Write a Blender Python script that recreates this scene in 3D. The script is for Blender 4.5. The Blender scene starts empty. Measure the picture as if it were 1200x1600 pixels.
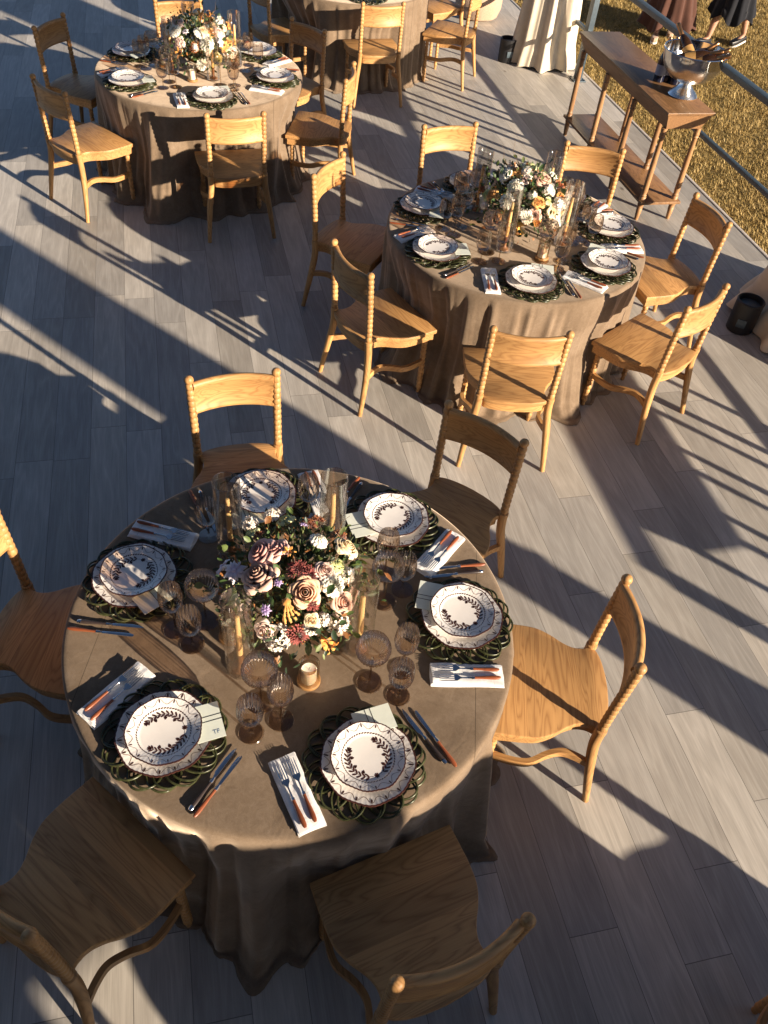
import bpy, bmesh, math, random
import numpy as np
from mathutils import Vector, Matrix, Quaternion
PI = math.pi
sc = bpy.context.scene
COL = sc.collection
rad = math.radians

# ---------------------------------------------------------------- camera
cam_d = bpy.data.cameras.new('camera')
cam = bpy.data.objects.new('camera', cam_d); COL.objects.link(cam)
_r = Vector((0.99358, 0.08208, 0.07782)); _f = Vector((0, 0.68803, -0.72568)); _u = Vector((-0.11311, 0.72103, 0.68361))
cam.matrix_world = Matrix(((_r.x, _u.x, -_f.x, 0), (_r.y, _u.y, -_f.y, 0), (_r.z, _u.z, -_f.z, 3.117), (0, 0, 0, 1)))
cam_d.sensor_fit = 'VERTICAL'; cam_d.sensor_height = 24; cam_d.lens = 24 * 1292.6 / 1600
cam_d.clip_end = 2000; cam_d.clip_start = .05
sc.camera = cam
# ---------------------------------------------------------------- light
SUN_EL = 16.0
SD = Vector((math.cos(rad(146)), math.sin(rad(146)), 0))      # the way the shadows run
w = bpy.data.worlds.new('World'); sc.world = w; w.use_nodes = True
nt = w.node_tree
sky = nt.nodes.new('ShaderNodeTexSky'); sky.sky_type = 'NISHITA'; sky.sun_disc = False
sky.sun_elevation = rad(SUN_EL); sky.sun_rotation = rad(124)
sky.air_density = .5; sky.dust_density = .4; sky.ozone_density = 1.0
bg = nt.nodes['Background']; bg.inputs[1].default_value = .05
nt.links.new(sky.outputs[0], bg.inputs[0])
sd_ = bpy.data.lights.new('sun', 'SUN'); sd_.energy = 5.0; sd_.angle = rad(.5); sd_.color = (1, .84, .66)
sun = bpy.data.objects.new('sun', sd_); COL.objects.link(sun)
_l = Vector((SD.x * math.cos(rad(SUN_EL)), SD.y * math.cos(rad(SUN_EL)), -math.sin(rad(SUN_EL))))
sun.rotation_euler = _l.to_track_quat('-Z', 'Y').to_euler(); sun.location = (8, -6, 5)
sc.view_settings.view_transform = 'Standard'; sc.view_settings.look = 'None'
sc.view_settings.exposure = 1.38; sc.view_settings.gamma = 1.0
sc.render.engine = 'CYCLES'
sc.cycles.max_bounces = 10; sc.cycles.transparent_max_bounces = 24; sc.cycles.use_denoising = True

# ---------------------------------------------------------------- materials
class NT:
    def __init__(s, name):
        s.m = bpy.data.materials.new(name); s.m.use_nodes = True
        s.t = s.m.node_tree; s.b = s.t.nodes['Principled BSDF']; s.out = s.t.nodes['Material Output']
    def n(s, typ, **kw):
        x = s.t.nodes.new('ShaderNode' + typ)
        for k, v in kw.items():
            if k.startswith('i_'):
                key = k[2:]; key = int(key) if key.isdigit() else key
                s.set(x, key, v)
            else: setattr(x, k, v)
        return x
    def set(s, node, key, v):
        i = node.inputs[key]
        if hasattr(v, 'links') or hasattr(v, 'is_output'): s.t.links.new(v, i)
        else: i.default_value = v
    def math(s, op, a, b=None, c=None):
        x = s.t.nodes.new('ShaderNodeMath'); x.operation = op
        for i, v in enumerate((a, b, c)):
            if v is not None: s.set(x, i, v)
        return x.outputs[0]
    def vm(s, op, a, b=None):
        x = s.t.nodes.new('ShaderNodeVectorMath'); x.operation = op
        s.set(x, 0, a)
        if b is not None: s.set(x, 1, b)
        return x.outputs[0]
    def mix(s, f, a, b, mode='MIX'):
        x = s.t.nodes.new('ShaderNodeMix'); x.data_type = 'RGBA'; x.blend_type = mode
        s.set(x, 0, f); s.set(x, 6, a); s.set(x, 7, b); return x.outputs[2]
    def ramp(s, f, stops):
        x = s.t.nodes.new('ShaderNodeValToRGB'); e = x.color_ramp.elements
        while len(e) < len(stops): e.new(.5)
        for i, (p, c) in enumerate(stops):
            e[i].position = p; e[i].color = c if len(c) == 4 else (*c, 1)
        s.set(x, 0, f); return x.outputs[0]
    def noise(s, vec, scale=1, detail=3, rough=.5, dist=0):
        x = s.t.nodes.new('ShaderNodeTexNoise'); s.set(x, 'Vector', vec)
        x.inputs['Scale'].default_value = scale; x.inputs['Detail'].default_value = detail
        x.inputs['Roughness'].default_value = rough; x.inputs['Distortion'].default_value = dist
        return x.outputs['Fac']
    def bump(s, h, strength=.2, dist=.01):
        x = s.t.nodes.new('ShaderNodeBump'); x.inputs['Strength'].default_value = strength
        x.inputs['Distance'].default_value = dist; s.set(x, 'Height', h)
        s.t.links.new(x.outputs[0], s.b.inputs['Normal']); return x
    def p(s, **kw):
        for k, v in kw.items():
            s.set(s.b, k.replace('_', ' '), v)
        return s
def c4(c): return (*c, 1) if len(c) == 3 else c
def plain(name, col, rough=.5, metal=0, mottle=.12, scale=40, bump=0, **kw):
    a = NT(name)
    co = a.n('TexCoord').outputs['Object']
    nz = a.noise(co, scale, 4, .6)
    dk = tuple(x * (1 - mottle * 1.6) for x in col); lt = tuple(min(1, x * (1 + mottle * 1.2)) for x in col)
    a.p(Base_Color=a.ramp(nz, [(.3, dk), (.7, lt)]), Roughness=rough, Metallic=metal)
    if bump: a.bump(nz, bump, .004)
    for k, v in kw.items(): a.set(a.b, k.replace('_', ' '), v)
    return a.m
def sep(a, v):
    x = a.t.nodes.new('ShaderNodeSeparateXYZ'); a.set(x, 0, v); return x.outputs
def comb(a, x, y, z):
    n = a.t.nodes.new('ShaderNodeCombineXYZ')
    for i, v in enumerate((x, y, z)): a.set(n, i, v)
    return n.outputs[0]

def wood(name, light, dark, axis='X', boards=0, rough=.5, ringscale=1.0, vary=.18):
    a = NT(name)
    co = a.n('TexCoord').outputs['Object']
    rnd = a.n('ObjectInfo').outputs['Random']
    x, y, z = sep(a, co)
    if axis == 'X': u, v, t = x, y, z
    elif axis == 'Y': u, v, t = y, x, z
    else: u, v, t = z, x, y
    off = a.math('MULTIPLY', rnd, 37.0)
    if boards:
        bid = a.math('FLOOR', a.math('ADD', a.math('DIVIDE', v, boards), off))
        wn = a.n('TexWhiteNoise', noise_dimensions='1D'); a.set(wn, 'W', bid)
        bt = wn.outputs['Value']
        off = a.math('ADD', off, a.math('MULTIPLY', bid, 3.7))
    else: bt = rnd
    vec = comb(a, a.math('ADD', a.math('MULTIPLY', u, 1.3), off), a.math('MULTIPLY', v, 10.0), a.math('ADD', a.math('MULTIPLY', t, 10.0), off))
    n1 = a.noise(vec, 1.0 * ringscale, 2.5, .5, .6)
    ring = a.math('PINGPONG', a.math('MULTIPLY', n1, 30.0), 1.0)
    fib = a.noise(comb(a, a.math('ADD', a.math('MULTIPLY', u, 9), off), a.math('MULTIPLY', v, 260), a.math('MULTIPLY', t, 260)), 1, 2, .6)
    f = a.math('ADD', a.math('MULTIPLY', a.math('POWER', ring, 2.2), .50), a.math('MULTIPLY', fib, .50))
    colr = a.ramp(f, [(.12, light), (.5, tuple(.5 * (p + q) for p, q in zip(light, dark))), (.95, dark)])
    tone = a.math('ADD', 1 - vary, a.math('MULTIPLY', bt, 2 * vary))
    hs = a.n('HueSaturation'); a.set(hs, 'Color', colr); a.set(hs, 'Value', tone)
    a.p(Base_Color=hs.outputs[0], Roughness=rough)
    a.b.inputs['Specular IOR Level'].default_value = .4
    a.bump(f, .12, .0015)
    return a.m
OAK_L, OAK_D = (.50, .275, .102), (.27, .128, .043)
M = {}
M['oak_x'] = wood('oak across', OAK_L, OAK_D, 'X')
M['oak_seat'] = wood('oak seat boards', OAK_L, OAK_D, 'X', boards=.105, vary=.17)
M['oak_z'] = wood('oak upright', OAK_L, OAK_D, 'Z')
M['oak_y'] = wood('oak lengthwise', OAK_L, OAK_D, 'Y')
CON_L, CON_D = (.30, .165, .075), (.17, .085, .038)
M['con_y'] = wood('console top timber', (.25, .135, .060), (.11, .056, .026), 'Y', boards=.13, rough=.35)
M['con_side'] = wood('console apron timber', CON_L, CON_D, 'Y')
M['con_z'] = wood('console leg timber', (.36, .20, .09), (.22, .11, .05), 'Z')
M['handle'] = wood('cutlery handle wood', (.27, .080, .030), (.16, .042, .018), 'Y', ringscale=3, rough=.35)
M['dark_handle'] = plain('dark cutlery handle', (.035, .025, .022), .35)
M['candle_wood'] = wood('candlestick wood', (.20, .09, .035), (.10, .04, .018), 'Z', ringscale=2)
M['coaster_wood'] = wood('candle base wood', (.38, .20, .07), (.25, .12, .04), 'X', ringscale=2)

# deck of staggered vinyl planks
def deck_mat():
    a = NT('grey washed plank deck')
    co = a.n('TexCoord').outputs['Object']
    x, y, z = sep(a, co)
    W, L = .187, 1.32
    row = a.math('FLOOR', a.math('DIVIDE', x, W))
    w1 = a.n('TexWhiteNoise', noise_dimensions='1D'); a.set(w1, 'W', row)
    yo = a.math('ADD', a.math('DIVIDE', y, L), a.math('MULTIPLY', w1.outputs['Value'], 7.0))
    colm = a.math('FLOOR', yo)
    w2 = a.n('TexWhiteNoise', noise_dimensions='2D'); a.set(w2, 'Vector', comb(a, row, colm, 0))
    pid = w2.outputs['Value']
    off = a.math('MULTIPLY', pid, 91.0)
    g = a.noise(comb(a, a.math('ADD', a.math('MULTIPLY', x, 9), off), a.math('ADD', a.math('MULTIPLY', y, .9), off), off), 1, 2, .5, .25)
    ring = a.math('PINGPONG', a.math('MULTIPLY', g, 15.0), 1.0)
    fib = a.noise(comb(a, a.math('MULTIPLY', x, 210), a.math('ADD', a.math('MULTIPLY', y, 7), off), off), 1, 3, .65)
    big = a.noise(comb(a, a.math('MULTIPLY', x, 14), a.math('ADD', a.math('MULTIPLY', y, 2.2), off), off), 1, 3, .6)
    f = a.math('ADD', a.math('ADD', a.math('MULTIPLY', a.math('POWER', ring, 2.0), .15), a.math('MULTIPLY', fib, .50)), a.math('MULTIPLY', big, .35))
    colr = a.ramp(f, [(.24, (.30, .276, .242)), (.48, (.41, .380, .335)), (.72, (.51, .478, .426))])
    # a few small knots
    kn = a.n('TexVoronoi'); a.set(kn, 'Vector', comb(a, a.math('MULTIPLY', x, 1.0), a.math('MULTIPLY', y, .55), 0)); kn.inputs['Scale'].default_value = 2.2
    kd = a.ramp(kn.outputs['Distance'], [(.018, (.45, .42, .40)), (.05, (1, 1, 1))])
    colr = a.mix(1.0, colr, kd, 'MULTIPLY')
    tone = a.math('ADD', .77, a.math('MULTIPLY', pid, .42))
    hs = a.n('HueSaturation'); a.set(hs, 'Color', colr); a.set(hs, 'Value', tone)
    a.set(hs, 'Saturation', a.math('ADD', .75, a.math('MULTIPLY', w2.outputs['Color'], .5)))
    dirt = a.noise(co, 1.7, 5, .7, .8); spk = a.noise(co, 60, 2, .6)
    a.set(hs, 'Value', a.math('MULTIPLY', tone, a.math('ADD', .86, a.math('MULTIPLY', dirt, .28))))
    fx = a.math('FRACT', a.math('DIVIDE', x, W)); fy = a.math('FRACT', yo)
    sx = a.math('MINIMUM', fx, a.math('SUBTRACT', 1.0, fx)); sy = a.math('MINIMUM', fy, a.math('SUBTRACT', 1.0, fy))
    gx = a.math('LESS_THAN', sx, .0065); gy = a.math('LESS_THAN', sy, .0011)
    gap = a.math('MAXIMUM', gx, gy)
    colr = a.mix(gap, hs.outputs[0], (.16, .145, .13, 1))
    rg = a.math('ADD', .40, a.math('MULTIPLY', fib, .22))
    a.p(Base_Color=colr, Roughness=rg); a.b.inputs['Specular IOR Level'].default_value = .38
    a.bump(a.math('SUBTRACT', a.math('MULTIPLY', f, .35), gap), .3, .0015)
    return a.m
M['deck'] = deck_mat()
M['trim'] = plain('pale deck edging', (.55, .50, .44), .6)

def velvet_mat():
    a = NT('taupe velvet')
    co = a.n('TexCoord').outputs['Object']
    n1 = a.noise(co, 5, 4, .6, .8); n2 = a.noise(co, 38, 4, .7, 1.2); n3 = a.noise(co, 420, 2, .5)
    f = a.math('ADD', a.math('ADD', a.math('MULTIPLY', n1, .45), a.math('MULTIPLY', n2, .3)), a.math('MULTIPLY', n3, .25))
    colr = a.ramp(f, [(.36, (.122, .084, .053)), (.5, (.168, .120, .079)), (.64, (.224, .166, .115))])
    # bruised patches of pressed nap
    n4 = a.noise(co, 9, 5, .75, 2.0)
    colr = a.mix(a.ramp(n4, [(.60, (0, 0, 0)), (.70, (.5, .5, .5))]), colr, (.13, .088, .055, 1))
    # stitched seams where the cloth widths join
    x, y, z = sep(a, co)
    sm = a.math('LESS_THAN', a.math('ABSOLUTE', a.math('SUBTRACT', a.math('ABSOLUTE', x), .632)), .0014)
    colr = a.mix(a.math('MULTIPLY', sm, .75), colr, (.05, .035, .022, 1))
    a.p(Base_Color=colr, Roughness=.88); a.b.inputs['Specular IOR Level'].default_value = .15
    a.set(a.b, 'Sheen Weight', a.math('SUBTRACT', .92, a.math('MULTIPLY', a.ramp(a.noise(co, 7, 5, .7, 1.5), [(.50, (0, 0, 0)), (.68, (1, 1, 1))]), .42))); a.b.inputs['Sheen Roughness'].default_value = .42
    a.b.inputs['Sheen Tint'].default_value = (.95, .76, .57, 1)
    cr = a.noise(co, 6, 4, .55, .9)
    a.bump(a.math('ADD', a.math('MULTIPLY', cr, .9), a.math('MULTIPLY', n2, .15)), .30, .012)
    return a.m
M['velvet'] = velvet_mat()

def fabric(name, col, sc_=12, bump=.3):
    a = NT(name)
    co = a.n('TexCoord').outputs['Object']
    n1 = a.noise(co, sc_, 4, .6, .6); n3 = a.noise(co, 700, 2, .5)
    a.p(Base_Color=a.ramp(n1, [(.3, tuple(c * .86 for c in col)), (.7, tuple(min(1, c * 1.08) for c in col))]), Roughness=.9)
    a.b.inputs['Specular IOR Level'].default_value = .15; a.b.inputs['Sheen Weight'].default_value = .15
    a.bump(a.math('ADD', n1, a.math('MULTIPLY', n3, .12)), bump, .006)
    return a.m
M['linen'] = fabric('white linen', (.80, .79, .77), 25, .35)
M['drape'] = fabric('cream drape cloth', (.66, .58, .45), 6, .25)
M['boucle'] = fabric('pale boucle', (.44, .30, .21), 60, .6)

def glass_mat(name, tint, edge, rough=.02, gl=.9):
    a = NT(name)
    tr = a.n('BsdfTransparent'); g = a.n('BsdfGlossy'); g.inputs['Roughness'].default_value = rough
    g.inputs['Color'].default_value = (1, 1, 1, 1)
    lw = a.n('LayerWeight'); lw.inputs['Blend'].default_value = .30
    a.set(tr, 'Color', a.ramp(lw.outputs['Facing'], [(.0, tint), (.55, tuple(.6 * p + .4 * q for p, q in zip(tint, edge))), (.95, edge)]))
    fr = a.n('Fresnel'); fr.inputs['IOR'].default_value = 1.5
    mx = a.n('MixShader'); a.set(mx, 0, a.math('MULTIPLY', fr.outputs[0], gl)); a.set(mx, 1, tr.outputs[0]); a.set(mx, 2, g.outputs[0])
    a.t.links.new(mx.outputs[0], a.out.inputs[0]); return a.m
M['smoke'] = glass_mat('smoky brown glass', (.88, .80, .715), (.36, .25, .175), gl=.65)
M['smoke_foot'] = glass_mat('smoky brown glass foot', (.91, .85, .78), (.50, .39, .30), gl=.7)
M['clear'] = glass_mat('clear thin glass', (.999, .998, .997), (.94, .925, .90), gl=.5)
M['votive'] = glass_mat('warm tinted votive glass', (.99, .975, .95), (.80, .71, .58), gl=.7)
M['amber_glass'] = plain('amber bottle glass', (.045, .020, .008), .08, mottle=.05)
M['amber_glass'].node_tree.nodes['Principled BSDF'].inputs['Transmission Weight'].default_value = .35
M['dark_glass'] = plain('dark bottle glass', (.012, .014, .03), .08, mottle=.05)
M['copper_foil'] = plain('copper foil', (.60, .30, .13), .3, 1, bump=.2)
M['label_paper'] = plain('amber bottle label', (.36, .20, .06), .6)
M['grey_label'] = plain('grey bottle label', (.28, .30, .38), .6)
M['steel'] = plain('polished steel', (.62, .61, .60), .16, 1, mottle=.05, scale=90)
M['brass'] = plain('aged brass', (.50, .33, .12), .28, 1, bump=.25)
def silver():
    a = NT('hammered silver'); co = a.n('TexCoord').outputs['Object']
    v = a.n('TexVoronoi'); a.set(v, 'Vector', co); v.inputs['Scale'].default_value = 85
    x, y, z = sep(a, co)
    k = a.math('MULTIPLY', v.outputs['Distance'], a.math('LESS_THAN', z, .19))
    a.p(Base_Color=(.82, .79, .74, 1), Metallic=1.0, Roughness=a.math('ADD', .08, a.math('MULTIPLY', a.math('LESS_THAN', z, .19), .16))); a.bump(k, .14, .004); return a.m
M['silver'] = silver()
M['ceramic'] = plain('glazed white ceramic', (.77, .73, .68), .22, mottle=.03, scale=14)
M['brown_glaze'] = plain('brown painted glaze', (.060, .022, .016), .3, mottle=.25)
M['thin_glaze'] = plain('fine brown line glaze', (.17, .10, .075), .35, mottle=.2)
M['charger'] = plain('dark olive bronze lacquer', (.044, .048, .018), .34, .15, mottle=.35, scale=60)
M['card'] = plain('pale green card', (.64, .68, .60), .7, mottle=.03)
M['ribbon'] = plain('black ribbon', (.02, .02, .022), .6)
M['ink'] = plain('blue grey ink', (.16, .22, .32), .7)
M['wax'] = plain('honey beeswax', (.72, .47, .19), .5, mottle=.06, Subsurface_Weight=.15)
M['wax_white'] = plain('ivory wax', (.80, .74, .62), .5, mottle=.04, Subsurface_Weight=.2)
M['wick'] = plain('burnt wick', (.03, .025, .02), .9)
M['rail'] = plain('slate painted steel', (.060, .085, .105), .38, .3, mottle=.1)
M['black'] = plain('black powder coat', (.014, .014, .016), .42)
M['soil'] = plain('dry soil', (.16, .11, .05), .95)
def petal(name, inner, outer):
    a = NT(name); co = a.n('TexCoord').outputs['Object']
    nz = a.noise(co, 90, 3, .6); ly = a.n('VectorMath', operation='LENGTH'); a.set(ly, 0, co)
    r_ = a.math('ADD', ly.outputs['Value'], a.math('MULTIPLY', a.math('SUBTRACT', nz, .5), .4))
    a.p(Base_Color=a.ramp(r_, [(.25, inner), (.95, outer)]), Roughness=.6)
    a.b.inputs['Specular IOR Level'].default_value = .2; a.b.inputs['Sheen Weight'].default_value = .3; a.b.inputs['Subsurface Weight'].default_value = .15; a.b.inputs['Subsurface Radius'].default_value = (.01, .006, .004)
    return a.m
PET = {'rose_pink': ((.66, .23, .19), (.84, .50, .42)), 'rose_mauve': ((.52, .26, .17), (.68, .45, .35)), 'rose_peach': ((.62, .26, .14), (.76, .54, .36)),
       'rose_cream': ((.68, .42, .16), (.78, .66, .44)), 'rose_blush': ((.60, .34, .26), (.74, .58, .50)), 'rose_lime': ((.42, .46, .12), (.64, .64, .34)),
       'rose_orange': ((.60, .22, .05), (.72, .40, .13)),
       'ranunculus': ((.66, .62, .44), (.82, .78, .68)), 'clematis': ((.72, .60, .72), (.82, .78, .76)), 'clematis_lilac': ((.34, .22, .48), (.60, .48, .68)),
       'dahlia': ((.18, .03, .03), (.34, .10, .08)), 'dahlia_rust': ((.30, .07, .02), (.48, .18, .06)), 'amaranth': ((.50, .22, .05), (.60, .30, .08)),
       'hydrangea': ((.66, .56, .44), (.80, .73, .64)), 'lily': ((.55, .17, .03), (.70, .32, .07))}
for k, (i, o) in PET.items(): M[k] = petal('petals of ' + k.replace('_', ' '), i, o)
for k, c in (('leaf_a', (.040, .075, .020)), ('leaf_b', (.085, .12, .030)), ('leaf_c', (.020, .040, .016)), ('leaf_d', (.24, .10, .03)), ('leaf_e', (.14, .17, .06)), ('leaf_f', (.20, .26, .27))):
    M[k] = plain('leaves ' + k[-1], c, .5, mottle=.3, scale=30)
M['twig'] = plain('curly willow bark', (.20, .115, .055), .7)

# ---------------------------------------------------------------- mesh builder
class MB:
    def __init__(s): s.v = []; s.f = []; s.mi = []
    def add(s, vs, fs, mi=0, mat=None):
        o = len(s.v)
        if mat is not None: vs = [mat @ Vector(v) for v in vs]
        s.v += [tuple(v) for v in vs]; s.f += [tuple(i + o for i in f) for f in fs]; s.mi += [mi] * len(fs)
        return s
    def lathe(s, prof, n=32, mi=0, fn=None, mat=None, caps=True):
        vs = []; fs = []
        for (r, z) in prof:
            for i in range(n):
                t = 2 * PI * i / n; rr, zz = (r, z) if fn is None else fn(r, z, t)
                vs.append((rr * math.cos(t), rr * math.sin(t), zz))
        for j in range(len(prof) - 1):
            for i in range(n):
                a = j * n + i; b = j * n + (i + 1) % n
                fs.append((a, b, b + n, a + n))
        if caps:
            if prof[0][0] > 1e-5: fs.append(tuple(range(n))[::-1])
            if prof[-1][0] > 1e-5: fs.append(tuple((len(prof) - 1) * n + i for i in range(n)))
        return s.add(vs, fs, mi, mat)
    def tube(s, pts, rs, n=8, mi=0, mat=None, closed=False):
        pts = [Vector(p) for p in pts]; m = len(pts)
        if not hasattr(rs, '__len__'): rs = [rs] * m
        vs = []; fs = []; prev = None
        for i, p in enumerate(pts):
            if closed: d = pts[(i + 1) % m] - pts[i - 1]
            else: d = pts[min(i + 1, m - 1)] - pts[max(i - 1, 0)]
            d.normalize()
            if prev is None:
                a = Vector((0, 0, 1)) if abs(d.z) < .9 else Vector((1, 0, 0)); x = d.cross(a).normalized()
            else: x = (prev - d * prev.dot(d)).normalized()
            prev = x; y = d.cross(x)
            for k in range(n):
                t = 2 * PI * k / n; vs.append(p + (x * math.cos(t) + y * math.sin(t)) * rs[i])
        for j in range(m if closed else m - 1):
            for k in range(n):
                a = j * n + k; b = j * n + (k + 1) % n; j2 = ((j + 1) % m) * n
                fs.append((a, b, j2 + (k + 1) % n, j2 + k))
        if not closed: fs += [tuple(range(n))[::-1], tuple((m - 1) * n + k for k in range(n))]
        return s.add(vs, fs, mi, mat)
    def sweep(s, pts, sec, mi=0, mat=None):
        """section [(side, up)] swept along pts, up kept vertical"""
        pts = [Vector(p) for p in pts]; m = len(pts); n = len(sec); vs = []; fs = []
        for i, p in enumerate(pts):
            d = pts[min(i + 1, m - 1)] - pts[max(i - 1, 0)]; d.z = 0; d.normalize(); sd = Vector((d.y, -d.x, 0))
            for (a, b) in sec: vs.append(p + sd * a + Vector((0, 0, b)))
        for j in range(m - 1):
            for k in range(n):
                a = j * n + k; b = j * n + (k + 1) % n; fs.append((a, a + n, b + n, b))
        fs += [tuple(range(n)), tuple((m - 1) * n + k for k in range(n))[::-1]]
        return s.add(vs, fs, mi, mat)
    def prism(s, out, z0, z1, bev=0, mi=0, mat=None):
        n = len(out); c = Vector((sum(p[0] for p in out) / n, sum(p[1] for p in out) / n))
        def ring(inset, z):
            r = []
            for i in range(n):
                p0, p1, p2 = Vector(out[i - 1]), Vector(out[i]), Vector(out[(i + 1) % n])
                d = ((p1 - p0).normalized() + (p2 - p1).normalized())
                if d.length < 1e-6: d = p2 - p1
                d.normalize(); nm = Vector((-d.y, d.x)); q = p1 + nm * inset; r.append((q.x, q.y, z))
            return r
        area = sum(out[i][0] * out[(i + 1) % n][1] - out[(i + 1) % n][0] * out[i][1] for i in range(n))
        if area < 0: out = out[::-1]
        rings = [ring(0, z0), ring(0, z1)] if not bev else [ring(bev, z0), ring(bev * .3, z0 + bev * .3), ring(0, z0 + bev), ring(0, z1 - bev), ring(bev * .3, z1 - bev * .3), ring(bev, z1)]
        vs = [v for r in rings for v in r]; fs = []
        for j in range(len(rings) - 1):
            for i in range(n):
                a = j * n + i; b = j * n + (i + 1) % n; fs.append((a, b, b + n, a + n))
        fs += [tuple(range(n))[::-1], tuple((len(rings) - 1) * n + i for i in range(n))]
        return s.add(vs, fs, mi, mat)
    def box(s, x0, x1, y0, y1, z0, z1, bev=0, mi=0, mat=None):
        return s.prism([(x0, y0), (x1, y0), (x1, y1), (x0, y1)], z0, z1, bev, mi, mat)
    def mesh(s, name, mats, sharp=38):
        me = bpy.data.meshes.new(name); me.from_pydata(s.v, [], s.f)
        for m in (mats if isinstance(mats, (list, tuple)) else [mats]): me.materials.append(m)
        me.polygons.foreach_set('material_index', s.mi)
        me.polygons.foreach_set('use_smooth', [True] * len(s.f))
        me.update()
        if sharp: me.set_sharp_from_angle(angle=rad(sharp))
        return me
    def obj(s, name, mats, parent=None, sharp=38, loc=None):
        o = bpy.data.objects.new(name, s.mesh(name, mats, sharp)); COL.objects.link(o)
        if parent: o.parent = parent
        if loc: o.location = loc
        return o
def tag(o, label, cat=None, group=None):
    if label: o['label'] = label
    if cat: o['category'] = cat
    if group: o['group'] = group
    return o
def thing(name, label, cat, loc=(0, 0, 0), rz=0, group=None):
    o = bpy.data.objects.new(name, None); COL.objects.link(o); o.location = loc; o.rotation_euler = (0, 0, rz)
    o.empty_display_size = .1
    return tag(o, label, cat, group)
def struct(o): o['kind'] = 'structure'; return o
def copy_tree(o, parent=None):
    c = o.copy(); COL.objects.link(c)
    if parent: c.parent = parent
    for ch in list(o.children): copy_tree(ch, c)
    return c
class Proto:
    """first use hands out the thing itself, later ones copies"""
    def __init__(s, build): s.build = build; s.o = None
    def get(s, label, loc, rz, group=None):
        if s.o is None: s.o = s.build(); o = s.o; new = True
        else: o = copy_tree(s.o)
        o['label'] = label; o.location = loc; o.rotation_euler = (0, 0, rz)
        if group: o['group'] = group
        return o
def smooth_closed(pts, k=4):
    n = len(pts); out = []
    for i in range(n):
        p0, p1, p2, p3 = (Vector(pts[(i + j - 1) % n]) for j in range(4))
        for q in range(k):
            t = q / k
            out.append(.5 * ((2 * p1) + (p2 - p0) * t + (2 * p0 - 5 * p1 + 4 * p2 - p3) * t * t + (3 * p1 - p0 - 3 * p2 + p3) * t ** 3))
    return out
def spline(pts, k=6):
    pts = [Vector(p) for p in pts]; n = len(pts); out = []
    for i in range(n - 1):
        p0, p1, p2, p3 = pts[max(i - 1, 0)], pts[i], pts[i + 1], pts[min(i + 2, n - 1)]
        for q in range(k):
            t = q / k
            out.append(.5 * ((2 * p1) + (p2 - p0) * t + (2 * p0 - 5 * p1 + 4 * p2 - p3) * t * t + (3 * p1 - p0 - 3 * p2 + p3) * t ** 3))
    out.append(pts[-1]); return out

# ---------------------------------------------------------------- the setting
EX = lambda y: 2.71 - .307 * (y - 6.32)          # x of the deck's lawn-side edge
ED = Vector((-.2935, .956, 0))                   # along that edge
EN = Vector((.956, .2935, 0))                    # out to the lawn
EANG = math.atan2(.956, -.2935)
GZ = -.16
def deck_pt(along, out):                         # edge frame -> world
    o = Vector((EX(0), 0, 0)); return o + ED * along + EN * out
m = MB()
pts = [(-16, 0), (0, 0), (0, 34), (-16, 34)]
m.box(-16, 0, -12, 26, -.12, 0)
deck = struct(m.obj('deck', M['deck'], sharp=30)); deck.location = (EX(0), 0, 0); deck.rotation_euler = (0, 0, math.atan2(ED.y, ED.x) - PI / 2)
m = MB(); m.box(.0, .028, -12, 26, -.14, .006, .004)
tr_ = struct(m.obj('deck_edging', M['trim'])); tr_.location = deck.location; tr_.rotation_euler = deck.rotation_euler
def lawn_mat():
    a = NT('dry lawn soil'); co = a.n('TexCoord').outputs['Object']
    n1 = a.noise(co, 2.2, 4, .6); n2 = a.noise(co, 34, 4, .7)
    f = a.math('ADD', a.math('MULTIPLY', n1, .5), a.math('MULTIPLY', n2, .5))
    a.p(Base_Color=a.ramp(f, [(.36, (.12, .085, .025)), (.52, (.27, .185, .055)), (.66, (.36, .26, .085))]), Roughness=.95)
    a.bump(n2, .6, .03); return a.m
m = MB(); m.add([(-500, -500, GZ), (500, -500, GZ), (500, 500, GZ), (-500, 500, GZ)], [(0, 1, 2, 3)])
struct(m.obj('lawn', lawn_mat()))
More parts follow.
